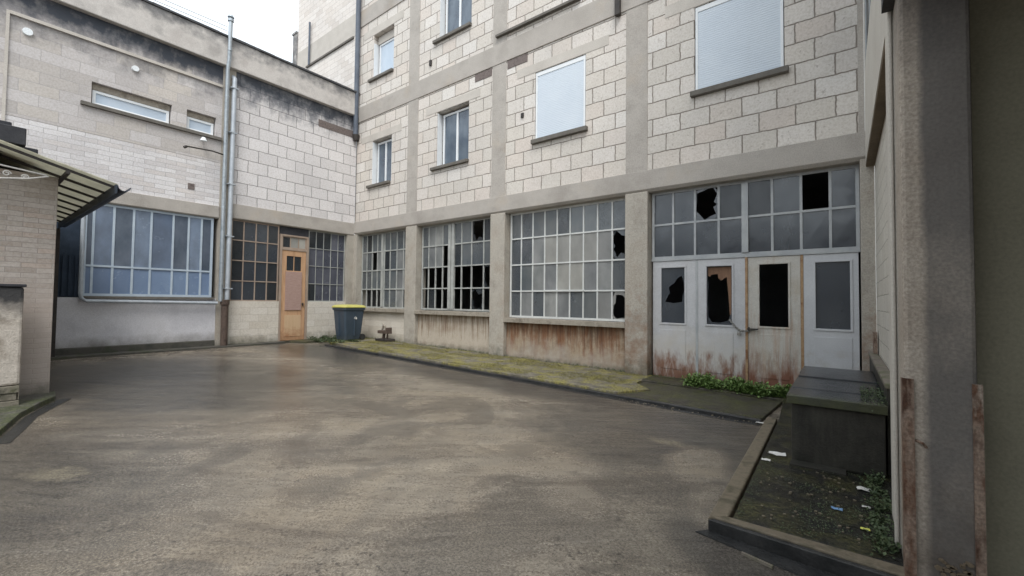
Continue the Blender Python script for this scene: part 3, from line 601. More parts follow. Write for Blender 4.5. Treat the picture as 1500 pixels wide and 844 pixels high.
# goods entrance: transom lights and four leaves
E_ = T
DX = [-3.24, -2.335, -1.45, -.585, .215]
tus = [-3.24, -2.80, -2.37, -1.93, -1.47, -1.03, -.59, -.175, .215]
glazing(T, 'transom_window', MA, tus, [2.47, 3.19, 3.885], .2, ['ttTddt.t', 'tttttttt'], {'t': G_tr, 'd': G_dark}, mat_barTr, bar=.04, mull=(4,), label='two-row transom window with missing and cracked panes')
dpan = [(-3.04, -2.57), (-2.15, -1.70), (-1.24, -.79), (-.39, .08)]
dm_ = [mat_door, mat_door, mat_doorrust, mat_doorclean]
lab = ['door leaf with a jagged hole in its glass', 'door leaf with brown boarding behind smashed glass', 'rust-stained door leaf with an empty window', 'clean white door leaf with whole dark glass']
for i in range(4):
    a_, b_ = DX[i]+.022, DX[i+1]-.022; p0, p1 = dpan[i]; z0 = g(a_)+.035+(.03 if i == 0 else 0)
    lf = Mesh().wall(MA, a_, b_, z0, 2.42, [(p0, p1, 1.14, 2.28)], .20, .25)
    lf = lf.build('door', dm_[i], T, bevel=.004); lf['label'] = lab[i]
    # raised mouldings round the glass and the lower panel
    mo = Mesh()
    for (x0, x1, y0, y1, w_) in ((p0-.035, p1+.035, 1.105, 2.315, .035),):
        mo.box(MA, x0, x1, y0, y0+w_, .185, .199).box(MA, x0, x1, y1-w_, y1, .185, .199).box(MA, x0, x0+w_, y0+w_, y1-w_, .186, .199).box(MA, x1-w_, x1, y0+w_, y1-w_, .186, .199)
    mo.box(MA, p0-.02, p1+.02, .20, 1.0, .19, .199)
    mo.build('moulding', dm_[i], lf, bevel=.004)
    if i != 2:
        pm = Mesh()
        if i == 0: holed(pm, MA, p0, p1, 1.14, 2.28, .225, [(.86, .14), (.94, .26), (.97, .42), (.90, .50), (.88, .62), (.5, .64), (.15, .62), (.28, .50), (.36, .46), (.30, .36), (.42, .31), (.55, .28), (.66, .20)])
        elif i == 1: holed(pm, MA, p0, p1, 1.14, 2.28, .225, [(.03, .015), (.97, .015), (.975, .5), (.96, .80), (.84, .93), (.5, .97), (.2, .96), (.05, .86), (.03, .5), (.06, .34), (.03, .2)])
        else: pm.box(MA, p0, p1, 1.14, 2.28, .222, .228)
        pm.build('pane', G_tr, lf, recalc=False)
    if i == 1:
        Mesh().prism(MA, [(-2.17, 2.32), (-2.17, 2.10), (-2.10, 2.08), (-2.08, 2.12), (-1.96, 2.13), (-1.95, 2.04), (-1.89, 2.0), (-1.80, 2.07), (-1.77, 1.7), (-1.75, 1.35), (-1.71, 1.28), (-1.68, 1.3), (-1.68, 2.32)], .255, .27).build('backing_board', mat_brownboard, lf)
Mesh().box(MA, -3.245, .22, 2.425, 2.468, .18, .27).build('door_frame', mat_barTr, T)
for i, x in enumerate(DX[1:4]):
    Mesh().box(MA, x-.02, x+.02, g(x)+.0, 2.424, .175 if i == 1 else .195, .26).build('door_post', mat_rustpost if i else mat_barTr, T)
Mesh().box(MA, -1.42, -1.40, 1.05, 1.12, .12, .2).box(MA, -1.43, -1.25, 1.075, 1.10, .10, .13).build('door_handle', mat_iron, T)
# rooms behind the windows
def room(mp, u0, u1, v0, v1, d0, d1, parent):
    m_ = Mesh()
    c = lambda u, v, d: mp(u, v, d)
    m_.poly([c(u0, v0, d1), c(u1, v0, d1), c(u1, v1, d1), c(u0, v1, d1)]).poly([c(u0, v0, d0), c(u1, v0, d0), c(u1, v0, d1), c(u0, v0, d1)]).poly([c(u0, v1, d0), c(u1, v1, d0), c(u1, v1, d1), c(u0, v1, d1)])
    m_.poly([c(u0, v0, d0), c(u0, v1, d0), c(u0, v1, d1), c(u0, v0, d1)]).poly([c(u1, v0, d0), c(u1, v1, d0), c(u1, v1, d1), c(u1, v0, d1)])
    return m_.build('room', mat_dark, parent, recalc=False)
room(MA, -14.0, .38, -.05, 4.0, .30, 6, T)
room(MA, -13.9, .28, 4.5, 8.1, .33, 6, T); room(MA, -13.9, .28, 8.6, 12, .33, 6, T)
Mesh().box(MA, -18.7, .3, 16.5, 16.9, .36, 7).build('roof', mat_cap, T)
Mesh().box(MA, -18.7, .3, 0, 16.4, 6.1, 6.4).build('rear_wall', mat_band, T)

# ---------------------------------------------------------------- LEFT WING
B = thing('workshop_wing', (-14.1, 4, 0), 'low left wing with sooty parapet, strip windows and blue-glazed workshop front', 'building')
Mesh().wall(MB_, 4.93, 8.895, 4.3, 8.2, [], 0, .35).build('block_wall', mat_blockB, B)
bw = [(1.90, 3.44, 6.12, 6.65), (3.77, 4.46, 6.12, 6.66)]
Mesh().wall(MB_, -6, 4.6, 5.4, 8.2, bw, 0, .35).build('cement_wall', mat_rend, B)
Mesh().box(MB_, -6, 4.6, 4.15, 5.395, .004, .35).build('brick_wall', mat_fine, B)
Mesh().box(MB_, 4.6, 4.93, .05, 8.2, -.012, .36).build('pier', mat_conc, B)
Mesh().box(MB_, 8.62, 8.898, .05, 3.86, -.01, .36).build('pier', mat_conc, B)
beam(MB_, 4.93, 8.88, 3.86, 4.3, -.03, .36, 'beam', mat_band, B, .03)
beam(MB_, -6, 4.6, 3.8, 4.15, -.03, .36, 'beam', mat_band, B, .03)
Mesh().box(MB_, -6, 8.88, 8.2, 9.02, -.15, .35).build('parapet', mat_parapet, B, bevel=.02)
m_ = Mesh()
for i in range(40):
    u0 = -6+14.88*i/40; m_.box(MB_, u0, u0+14.88/40-.004, 9.021, 9.075+random.uniform(-.008, .012), -.19+random.uniform(-.012, .012), .38)
m_.build('parapet_cap', mat_cap, B)
Mesh().box(MB_, .6, 4.58, 7.57, 7.64, -.05, .02).box(MB_, .55, .6, 4.16, 7.64, -.03, .02).build('moulding', mat_lightc, B)
Mesh().box(MB_, 7.45, 8.86, 7.42, 7.66, -.012, .05).build('patch', mat_vent, B)
Mesh().box(MB_, 1.72, 4.6, 6.03, 6.11, -.08, .1).build('window_ledge', mat_sill, B)
for a_, b_, c0, c1 in bw: window_pvc(B, MB_, a_+.03, b_-.03, c0+.02, c1-.16, .10, G_band, split=False, curtain=mat_lightc, sill=False)
for a_, b_, c0, c1 in bw: Mesh().box(MB_, a_+.02, b_-.02, c1-.155, c1-.005, .09, .2).build('blind_or_shade_box', mat_ledge, B)  # brown box stands in for the shadow at the top of the recess
for y, z, r_ in ((.86, 7.3, .085), (2.67, 7.28, .075)):
    Mesh().tube([(-14.1-.02, y, z), (-14.04, y, z)], [r_, r_*.92], 20).build('vent_disc', mat_discs, B, smooth=True)
Mesh().box(MB_, 3.85, 4.0, 4.5, 4.66, -.01, .05).build('patch', mat_vent, B)
# left glazing under the canopy
Mesh().box(MB_, -6, 4.6, .0, 1.52, .02, .3).build('lower_wall', mat_whitelow, B)
Mesh().box(MB_, -6, 4.6, .0, .36, -.02, .1).build('plinth', mat_plinth, B, bevel=.02)
glazing(B, 'workshop_window', MB_, [1.87, 2.04, 2.40, 2.77, 3.12, 3.58, 3.92, 4.22, 4.50], [1.56, 2.28, 3.8], .05, ['vuvuuvuv', 'llllllll'],
        {'u': G_blueup, 'v': G_navy, 'l': G_bluelo}, mat_barBlue, bar=.045, frame=.06, tilt=.003, label='blue-tinted workshop window with pale blue posts')
Mesh().box(MB_, 1.9, 4.45, 1.58, 3.75, .5, .52).build('curtain', mat_netcurtain, B)
Mesh().box(MB_, 1.86, 4.55, 1.50, 1.56, -.06, .1).build('sill', mat_sill, B)
dk = Mesh().box(MB_, .6, 1.86, 1.53, 3.79, .06, .1)
for i in range(12): dk.box(MB_, .62+i*.103, .68+i*.103, 1.55, 2.5, .03, .06)
dk.build('boarded_opening', plain('navy_boards', C_((36, 48, 62), (50, 62, 78)), 4), B)
# right glazing and door
Mesh().box(MB_, 4.93, 6.33, .0, 1.46, .03, .3).build('lower_wall', mat_white_lowB, B)
Mesh().box(MB_, 7.25, 8.62, .0, 1.46, .03, .3).build('lower_wall', mat_white_lowB, B)
glazing(B, 'workshop_window', MB_, even(4.95, 6.30, 4), even(1.46, 3.855, 4), .06, ['dttd', 'dttt', 'dttd', 'tttd'], {'t': G_tr, 'd': G_dark}, mat_barB, bar=.03, frame=.035, label='sixteen-pane window with rusty beige bars left of the brown door')
glazing(B, 'workshop_window', MB_, even(7.27, 8.60, 5), even(1.46, 3.855, 4), .10, ['dddtt', 'ttttt', 'ttttt', 'dtttt'], {'t': G_lilac, 'd': G_dark}, mat_barlow, bar=.018, frame=.03, label='dim window with lilac curtain right of the brown door')
Mesh().box(MB_, 7.5, 8.55, 1.5, 3.2, .35, .37).build('curtain', mat_netcurtain, B)
dz = g(-14)+.06
dr = Mesh().wall(MB_, 6.40, 7.17, dz, 3.10, [(6.55, 7.02, 2.45, 2.92)], .05, .11).build('door', mat_wood, B, bevel=.006); dr['label'] = 'orange-brown wooden door with two small dark panes'
Mesh().box(MB_, 6.775, 6.795, 2.45, 2.92, .06, .10).build('glazing_bar', mat_wood, dr)
Mesh().box(MB_, 6.55, 7.02, 2.45, 2.92, .078, .084).build('pane', G_dark, dr)
Mesh().box(MB_, 6.52, 7.04, 1.18, 2.42, .025, .05).build('panel', mat_notice, dr, bevel=.004)
Mesh().box(MB_, 6.52, 7.04, dz+.12, 1.02, .042, .05).build('panel', mat_woodpan, dr, bevel=.004)
Mesh().box(MB_, 7.08, 7.10, 1.32, 1.42, .0, .05).box(MB_, 7.02, 7.12, 1.37, 1.39, -.01, .01).build('door_handle', mat_iron, dr)
fr = Mesh().box(MB_, 6.332, 6.395, dz-.05, 3.6, .03, .14).box(MB_, 7.175, 7.248, dz-.05, 3.6, .03, .14).box(MB_, 6.396, 7.174, 3.105, 3.17, .03, .14).box(MB_, 6.396, 7.174, 3.55, 3.6, .03, .14)
fr.build('door_frame', mat_barB, B)
fl = glazing(B, 'transom_window', MB_, [6.396, 6.66, 6.92, 7.174], [3.17, 3.55], .06, ['dll'], {'d': G_dark, 'l': G_beige}, mat_barB, bar=.03, frame=.03)
Mesh().box(MB_, 6.332, 7.248, 3.605, 3.86, .08, .2).build('door_head', mat_roofdark, B)
Mesh().box(MB_, 6.3, 7.3, -.02, dz-.01, -.10, .2).build('door_step', mat_mossdk, B)
room(MB_, -5.9, 8.85, 0.02, 4.0, .30, 4, B)
Mesh().box(MB_, -6, 8.88, 8.4, 8.6, .36, 8).build('roof', mat_cap, B)
Mesh().box(MB_, -6.3, -6.01, 0, 9, 0, 8).build('end_wall', mat_rend, B)

# ---------------------------------------------------------------- RIGHT WING
Cw = thing('right_wing', (.4, 6, 0), 'cream right-hand wing whose upper storey overhangs beside the goods doors', 'building')
Mesh().wall(MC, 3.76, 8.86, 3.80, 14, [(6.3, 8.80, 5.25, 8.0)], 0, .3).build('upper_wall', mat_paintC, Cw)
Mesh().box(MC, 3.78, 8.86, 3.76, 3.799, .005, .3).build('soffit', mat_soffit, Cw)
Mesh().box(MC, 3.9, 8.86, -.1, 3.755, .11, .4).build('lower_wall', mat_brickC, Cw)
wf = glazing(Cw, 'window', MC, [6.32, 7.57, 8.78], [5.27, 7.98], .012, ['dd'], {'d': G_dark}, mat_barTr)
Mesh().box(MC, 3.78, 8.8, 4.0, 12, .5, .6).build('inner_wall', mat_dark, Cw)
Mesh().box(MC, 3.755, 4.35, -.05, 3.755, -.022, .10).build('corner_board', mat_paintC, Cw, bevel=.01)
Mesh().box(MC, 3.745, 3.80, -.05, 3.74, -.045, -.023).build('corner_trim', mat_paintC, Cw, bevel=.008)

# ---------------------------------------------------------------- GATEWAY at the right edge
P = thing('gateway_pillar', (.42, 3.5, g(.4)), 'tall grey concrete gateway pillar with rusty angle irons on its corners', 'pillar')
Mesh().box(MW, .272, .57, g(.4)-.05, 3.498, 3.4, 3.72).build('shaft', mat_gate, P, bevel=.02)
for x0, x1, s_ in ((.262, .312, 0), (.545, .585, 1)):
    m_ = Mesh().box(MW, x0, x1, g(.4), 1.13+.0*s_, 3.385, 3.399)
    m_.box(MW, x0-.001 if s_ == 0 else x1-.012, x0+.009 if s_ == 0 else x1+.001, g(.4), 1.125, 3.3995, 3.46)
    m_.build('angle_iron', mat_rust, P)
m_ = Mesh()
for i in range(46):
    x, z = random.uniform(.40, .54), random.uniform(-.06, .16)
    r_ = random.uniform(.008, .022); b0 = len(m_.v)
    ring = [(x+r_*math.cos(t)*random.uniform(.7, 1.3), z+r_*.6*math.sin(t)*random.uniform(.7, 1.3)) for t in [k*math.pi/3 for k in range(6)]]
    m_.prism(MW, ring, 3.385, 3.402)
m_.build('exposed_stone', mat_soffit, P)
Mesh().tube([(.318, 3.398, .78), (.345, 3.375, .775), (.36, 3.39, .75)], .008, 6).build('anchor', mat_rust, P)
W = thing('passage_walls', (1.5, 3.6, 0), 'dark olive rendered wall of the covered passage beside the gateway pillar', 'wall')
Mesh().box(MW, .575, 3.4, -.3, 3.498, 3.6, 3.8).build('wall', mat_darkwall, W)
Mesh().box(MW, 3.2, 3.4, -.3, 3.498, -1, 3.59).build('wall', mat_darkwall, W)  # unseen side wall, added to keep the passage dark
Mesh().box(MW, 2.9, 3.19, -.3, 3.498, -1.2, -1.0).build('wall', mat_darkwall, W)  # unseen back wall, added to enclose the passage and darken it
RS = one(Mesh().box(MW, .215, 3.5, 3.50, 3.9, -3.2, 3.74), 'passage_roof', mat_slabunder, 'dark concrete slab roofing the passage above the gateway pillar', 'roof slab')
# wall of the yard behind the camera
one(Mesh().box(MW, -14, .6, -.2, 5.0, -6.4, -6.1), 'yard_wall', mat_rend, 'plain cement wall closing the yard behind the viewpoint', 'wall')

# ---------------------------------------------------------------- LEFT BRICK LODGE with canopy
L = thing('brick_lodge', (-9.2, 0, .06), 'small beige brick lodge with dark stepped roof edge at the left', 'building')
Mesh().box(MW, -12.6, -9.2, 0, 3.30, -2.5, .93).build('wall', [mat_brickL], L, bevel=.01)
Mesh().box(MW, -12.7, -8.95, 3.62, 3.86, -2.5, .58).box(MW, -12.7, -9.0, 3.50, 3.615, -2.5, .70).box(MW, -12.65, -9.05, 3.865, 3.93, -2.4, .45).build('roof', mat_roofdark, L, bevel=.012)
cz = lambda y: 3.62-.28*y
cp = thing('canopy', (-11, .5, 3.3), 'yellowed corrugated canopy on dark beams beside the brick lodge', 'canopy')
m_ = Mesh(); nx = 120
for i in range(nx):
    x0, x1 = -13.9+5.4*i/nx, -13.9+5.4*(i+1)/nx
    h0, h1 = .03*math.sin(i*math.pi/1.5), .03*math.sin((i+1)*math.pi/1.5)
    y1 = 1.47
    for (ya, yb) in ((-1.2, y1),):
        m_.poly([(x0, ya, cz(ya)+h0), (x1, ya, cz(ya)+h1), (x1, yb, cz(yb)+h1), (x0, yb, cz(yb)+h0)])
co = m_.build('corrugated_sheet', mat_corr, cp, recalc=False)
_t = mat_corr.node_tree; _b = _t.nodes['Principled BSDF']; _tl = _t.nodes.new('ShaderNodeBsdfTranslucent'); _tl.inputs[0].default_value = (.86, .85, .76, 1)
_mx = _t.nodes.new('ShaderNodeMixShader'); _mx.inputs[0].default_value = .5
_t.links.new(_b.outputs[0], _mx.inputs[1]); _t.links.new(_tl.outputs[0], _mx.inputs[2]); _t.links.new(_mx.outputs[0], _t.nodes['Material Output'].inputs[0])
sm = co.modifiers.new('solid', 'SOLIDIFY'); sm.thickness = .008
for x in [-8.56-.62*k for k in range(9)]:
    m_ = Mesh(); b0 = 0
    for y in (-1.2, 1.44):
        for dx, dz_ in ((-.014, -.03), (.014, -.03), (.014, -.065), (-.014, -.065)): m_.v.append((x+dx, y, cz(y)+dz_))
    m_.f = [[0, 1, 2, 3], [7, 6, 5, 4]]+[[k, (k+1) % 4, 4+(k+1) % 4, 4+k] for k in range(4)]; m_.m = [0]*6
    m_.build('rafter', mat_iron, cp)
for y in (.30, .95): Mesh().box(MW, -13.8, -8.5, cz(y)-.11, cz(y)-.066, y-.02, y+.02).build('purlin', mat_iron, cp)
gt = Mesh(); n = 10; pr = [(1.52+.075*math.cos(math.pi+math.pi*k/n), 3.17+.075*math.sin(math.pi+math.pi*k/n)) for k in range(n+1)]
pr2 = [(1.52+.068*math.cos(math.pi+math.pi*k/n), 3.17+.068*math.sin(math.pi+math.pi*k/n)) for k in range(n+1)]
gt.prism(lambda u, v, d: (d, u, v), pr+list(reversed(pr2)), -13.95, -8.38)
gt.build('gutter', mat_corrdark, cp)
Mesh().box(MW, -13.95, -8.42, 3.06, 3.19, 1.43, 1.45).build('fascia', mat_corrdark, cp)
# white ironwork fringe
def scroll(x, y, z, r_, s_=1, turns=1.4, n=22):
    return [(x, y+s_*(r_*(1-.75*k/n))*math.cos(turns*2*math.pi*k/n), z+(r_*(1-.75*k/n))*math.sin(turns*2*math.pi*k/n)) for k in range(n+1)]
fr = Mesh(); fx = -8.66
fr.tube([(fx, -.6, 3.34), (fx, .76, 3.20)], .012, 6)
fr.tube([(fx, -.6, 3.10), (fx, .0, 3.06), (fx, .35, 3.07), (fx, .60, 3.12), (fx, .78, 3.19)], .012, 6)
for k in range(7): fr.tube(scroll(fx, -.42+k*.165, 3.205-.012*k, .055-.003*k, 1 if k % 2 else -1), .0075, 5)
fr.build('ironwork_fringe', mat_lace, cp)
Mesh().box(MW, -13.9, -13.84, .1, 3.05, 1.4, 1.46).build('post', mat_iron, cp)
Q = thing('gate_post', (-8.7, .3, .05), 'weathered white rendered gate post with blackened top and bare rubble foot', 'post')
mat_post = plain('peeling_white_render', C_((168, 160, 150), (196, 188, 178), (150, 140, 128)), 3.5, .9, .6, dist=.03, stains_or_shade=[
    dict(col=(.03, .032, .036, 1), z0=1.15, z1=1.55, scale=3.5, amp=.55, amt=.95), dict(col=(.06, .06, .05, 1), scale=3, st=(1, 1.5, .25), amp=1, bias=-.4, amt=.7)])
Mesh().box(MW, -8.95, -8.58, .38, 1.66, -.9, .60).build('shaft', mat_post, Q, bevel=.03)
m_ = Mesh(); random.seed(3)
for j in range(4):
    y = -.9
    while y < .58:
        w_ = random.uniform(.14, .26); y2 = min(y+w_, .60)
        m_.box(MW, -8.93, -8.565+random.uniform(-.02, .03), .0+j*.095, .088+j*.095, y+.006, y2-.006); y = y2
m_.build('rubble_foot', plain('mossy_rubble', [(.10, .095, .07, 1), (.22, .20, .16, 1), (.07, .08, .035, 1)], 5, .8, .6, dist=.03), Q, bevel=.02)
Mesh().box(MW, -8.97, -8.56, 1.661, 1.70, -.92, .62).build('cap', mat_roofdark, Q, bevel=.01)
strip([(-9.3, -1.2), (-7.0, -.4), (-6.95, .30), (-7.4, .42), (-8.05, .58), (-8.6, .80), (-8.95, .97), (-9.3, 1.0)], .07, moss_mat('green_moss', (.10, .115, .05, 1), (.055, .065, .03, 1), (.13, .125, .11, 1), .42, .60), 'kerb_lodge')
strip([(-6.9, .32), (-7.38, .45), (-8.03, .61), (-8.58, .83), (-8.93, 1.0), (-8.90, 1.12), (-8.5, .94), (-7.98, .72), (-7.33, .56), (-6.85, .43)], .008, mat_gutter, 'gutter_lodge', bevel=0)

# ---------------------------------------------------------------- PIPES
D = thing('downpipe', (-14.0, 4.76, 0), 'tall pale galvanised flue pipe rising past the sooty parapet', 'pipe', 'pipes on the wing wall')
Mesh().tube([(-13.95, 4.66, 1.45), (-13.95, 4.66, 8.1), (-13.86, 4.66, 8.35), (-13.84, 4.66, 9.45)], .052, 16).build('pipe', mat_zinc, D, smooth=True)
Mesh().tube([(-13.84, 4.66, 9.45), (-13.84, 4.66, 9.52)], .075, 16).tube([(-13.84, 4.66, 9.57), (-13.84, 4.66, 9.64)], [.085, .05], 16).tube([(-13.84, 4.66, 9.52), (-13.84, 4.66, 9.57)], .03, 8).build('cowl', mat_zinc, D)
for z in (1.9, 3.0, 4.1, 5.2, 6.3, 7.3, 8.6): Mesh().tube([((-13.95 if z < 8.2 else -13.84), 4.66, z), ((-13.95 if z < 8.2 else -13.84), 4.66, z+.035)], .06, 16).build('collar', mat_zinc, D, smooth=True)
D2 = thing('downpipe', (-14.0, 4.85, 0), 'wide zinc rainwater pipe running into a rusty cast iron foot', 'pipe', 'pipes on the wing wall')
Mesh().tube([(-14.1, 4.86, 8.0), (-14.0, 4.86, 7.92), (-13.97, 4.85, 7.75), (-13.97, 4.83, 1.5)], .062, 16).build('pipe', mat_zincp, D2, smooth=True)
Mesh().tube([(-13.97, 4.78, 1.5), (-13.97, 4.78, 1.36)], .11, 16).tube([(-13.97, 4.78, 1.36), (-13.97, 4.78, g(-14))], .085, 16).build('iron_foot', mat_castiron, D2, smooth=True)
for z in (1.8, 3.3, 4.8, 6.3, 7.6): Mesh().box(MB_, 4.74, 4.94, z, z+.03, -.20, -.01).build('bracket', mat_zincp, D2)
D3 = one(Mesh().tube([(-13.99, 1.84, 3.7), (-13.99, 1.84, 1.62), (-13.99, 1.86, 1.50), (-13.99, 1.94, 1.44), (-13.99, 4.6, 1.40)], .042, 12), 'heating_pipe', mat_zincp, 'thin white pipe bending under the blue workshop window', 'pipe', smooth=True)
D4 = thing('downpipe', (-14.0, 8.8, 7.4), 'dark slate-blue downpipe in the corner above the left wing', 'pipe', 'pipes on the wing wall')
Mesh().tube([(-13.98, 8.78, 7.45), (-13.98, 8.78, 16.5)], .085, 14).build('pipe', mat_darkpipe, D4, smooth=True)
Mesh().tube([(-13.98, 8.80, 7.3), (-13.98, 8.80, 7.5)], [.10, .13], 14).build('hopper', mat_iron, D4, smooth=True)
one(Mesh().tube([(-13.985+.0, 8.84, 7.3), (-13.985, 8.84, 4.35)], .012, 6), 'cable', mat_iron, 'thin dark cable down the corner of the two buildings', 'cable')
one(Mesh().tube([(-17.6, 8.82, 11.3), (-17.6, 8.82, 13.1)], .04, 8), 'vent_pipe', mat_darkpipe, 'thin upright pipe on the tower wall behind the parapet', 'pipe')
one(Mesh().tube([(-13.96, 4.62, 5.62), (-13.80, 4.3, 5.60), (-13.82, 3.72, 5.57)], .02, 8).tube([(-13.82, 3.72, 5.57), (-13.82, 3.66, 5.52)], .035, 8), 'wall_bracket', mat_iron, 'dark horizontal arm fixed beside the tall pipes below the strip windows', 'bracket')
LP = thing('wall_lamp', (-14.0, 4.1, 5.9), 'small round white lamp below the short strip window', 'lamp')
Mesh().tube([(-14.09, 4.13, 5.93), (-13.95, 4.13, 5.91)], .02, 8).build('arm', mat_iron, LP)
Mesh().tube([(-13.95, 4.13, 5.96), (-13.95, 4.13, 5.86)], [.04, .09], 14).build('lamp_shade', mat_discs, LP, smooth=True)
wr = Mesh()
for k, off_ in enumerate((.10, .22)):
    wr.tube([(-13.95, y, 9.1+off_-.06*math.sin((y+2)/6.6*math.pi)) for y in [ -2+6.6*i/12 for i in range(13)]], .007, 4)
one(wr, 'cable', mat_iron, 'pair of thin wires strung over the left parapet to the flue', 'cable')

# ---------------------------------------------------------------- BIN
bz = g(-12.9)+.075
BN = thing('wheeled_bin', (-12.92, 8.12, bz), 'blue-grey wheeled bin with a faded yellow lid in the corner', 'bin')
bx, by = -13.05, 8.10
def ring(hx, hy, z, c=.05): return [(bx+sx*(hx-(c if i == 0 else 0)), by+sy*(hy-(0 if i == 0 else c)), z) for sx, sy, i in ((1, -1, 1), (1, -1, 0), (-1, -1, 0), (-1, -1, 1), (-1, 1, 1), (-1, 1, 0), (1, 1, 0), (1, 1, 1))]
m_ = Mesh(); levels = [(.27, .28, bz+.03), (.30, .31, bz+.25), (.355, .365, bz+.98), (.385, .395, bz+1.0), (.385, .395, bz+1.06)]
for hx, hy, z in levels: m_.v += ring(hx, hy, z)
for k in range(len(levels)-1):
    for q in range(8): m_.f.append([k*8+q, k*8+(q+1) % 8, k*8+8+(q+1) % 8, k*8+8+q])
m_.f.append(list(range(7, -1, -1))); m_.f.append([len(levels)*8-8+q for q in range(8)]); m_.m = [0]*len(m_.f)
m_.box(MW, bx-.012, bx+.012, bz+.15, bz+.95, by-.375, by-.30).box(MW, bx+.30, bx+.372, bz+.15, bz+.95, by-.012, by+.012)
m_.build('body', mat_binb, BN, bevel=.006)
m_ = Mesh(); levels = [(.40, .41, bz+1.065), (.405, .415, bz+1.10), (.34, .35, bz+1.15), (.20, .20, bz+1.17)]
for hx, hy, z in levels: m_.v += ring(hx, hy, z)
for k in range(len(levels)-1):
    for q in range(8): m_.f.append([k*8+q, k*8+(q+1) % 8, k*8+8+(q+1) % 8, k*8+8+q])
m_.f.append(list(range(7, -1, -1))); m_.f.append([len(levels)*8-8+q for q in range(8)]); m_.m = [0]*len(m_.f)
m_.build('lid', mat_binl, BN, bevel=.008)
for sx in (-1, 1): Mesh().tube([(bx+sx*.26, by+.33, bz+.10), (bx+sx*.32, by+.33, bz+.10)], .10, 18).build('wheel', mat_rubber, BN)
Mesh().tube([(bx-.3, by+.41, bz+1.03), (bx+.3, by+.41, bz+1.03)], .016, 8).build('handle', mat_binb, BN)
Mesh().prism(lambda u, v, d: (bx+.345+d, by+u, bz+v), [(-.03, .70), (.07, .69), (.075, .74), (.02, .79), (-.025, .76)], .012, .016).build('sticker', mat_paper, BN)

# rusty drain fitting by the wall
F = thing('drain_fitting', (-11.9, 8.75, g(-12)+.07), 'rusty broken water fitting on a dark base against the low white wall', 'drain')
fx, fy, fz = -11.95, 8.72, g(-12)+.07
Mesh().box(MW, fx-.28, fx+.3, fz, fz+.09, fy-.16, fy+.2).build('base', mat_iron, F, bevel=.012)
Mesh().box(MW, fx-.22, fx+.26, fz+.26, fz+.36, fy-.12, fy+.1).box(MW, fx+.2, fx+.26, fz+.361, fz+.46, fy-.12, fy+.1).build('tray', mat_castiron, F, bevel=.012)
Mesh().tube([(fx-.05, fy, fz+.09), (fx-.02, fy, fz+.26)], .05, 8).tube([(fx+.12, fy+.02, fz+.09), (fx+.16, fy, fz+.26)], .03, 8).build('leg', mat_castiron, F)
Mesh().tube([(fx-.12, fy, fz+.37), (fx-.05, fy, fz+.55), (fx+.06, fy-.02, fz+.50), (fx+.08, fy-.02, fz+.38)], .035, 8).build('spout', mat_ledge, F)

# ---------------------------------------------------------------- TANK, low wall
K = thing('concrete_tank', (-.1, 6.3, -.004), 'black mossy concrete tank with a wet slate lid below the right door leaf', 'tank')
Mesh().box(MW, -.43, .285, -.004, .565, 5.17, 7.55).build('body', mat_mossstone, K, bevel=.012)
m_ = Mesh(); yy = [5.12, 5.62, 5.83, 6.52, 6.88, 7.62]
for i in range(5): m_.box(MW, -.47+random.uniform(-.006, .006), .30, .567, .655+random.uniform(-.006, .008), yy[i]+.004, yy[i+1]-.004)
m_.build('lid', mat_lid, K, bevel=.008)
Mesh().box(MW, -.435, .0, -.004, .012, 5.0, 5.16).build('foot', mat_mossstone, K)
KW = thing('low_wall', (.34, 7, 0), 'short mossy kerb wall with pale coping along the right wing', 'low wall')
Mesh().box(MW, .305, .392, -.004, .78, 5.3, 8.8).build('body', mat_mossstone, KW)
Mesh().box(MW, .29, .395, .782, .83, 5.28, 8.85).build('coping', mat_lowkerb, KW, bevel=.01)
one(Mesh().box(MW, .34, .385, .835, 1.15, 8.4, 8.6), 'rusty_stub', mat_rust, 'short rusty steel stub standing on the low kerb wall', 'post')

# ---------------------------------------------------------------- chain on the doors
def link(m_, c, a_, b_, r_=.006, L_=.028, W_=.014):
    a_, b_ = Vector(a_).normalized(), Vector(b_).normalized(); c = Vector(c)
    pts = [c+a_*(L_*math.cos(t)+.0)+b_*(W_*math.sin(t)) for t in [2*math.pi*k/12 for k in range(13)]]
    m_.tube(pts, r_, 6)
CH = thing('chain', (-1.45, 9.06, 1.1), 'steel chain and padlock joining the two middle door leaves', 'chain')
m_ = Mesh(); path = [(-1.74, 9.11, 1.24), (-1.70, 9.06, 1.20), (-1.62, 9.05, 1.10), (-1.55, 9.04, 1.05), (-1.46, 9.03, 1.045), (-1.36, 9.04, 1.06), (-1.26, 9.06, 1.085)]
pts = []
for p, q in zip(path, path[1:]):
    n = 3
    for k in range(n): pts.append(Vector(p).lerp(Vector(q), k/n))
for i in range(len(pts)-1):
    d = pts[i+1]-pts[i]; s_ = Vector((0, 1, 0)) if i % 2 else d.cross(Vector((0, 1, 0)))
    link(m_, (pts[i]+pts[i+1])/2, d, s_)
m_.build('links', mat_chain, CH, smooth=True)
pk = Mesh().box(MW, -1.60, -1.54, .96, 1.02, 9.02, 9.045).build('padlock', mat_chain, CH, bevel=.006)
Mesh().tube([(-1.588, 9.033, 1.02), (-1.588, 9.033, 1.05), (-1.57, 9.033, 1.062), (-1.552, 9.033, 1.05), (-1.552, 9.033, 1.02)], .005, 6).build('shackle', mat_chain, pk)

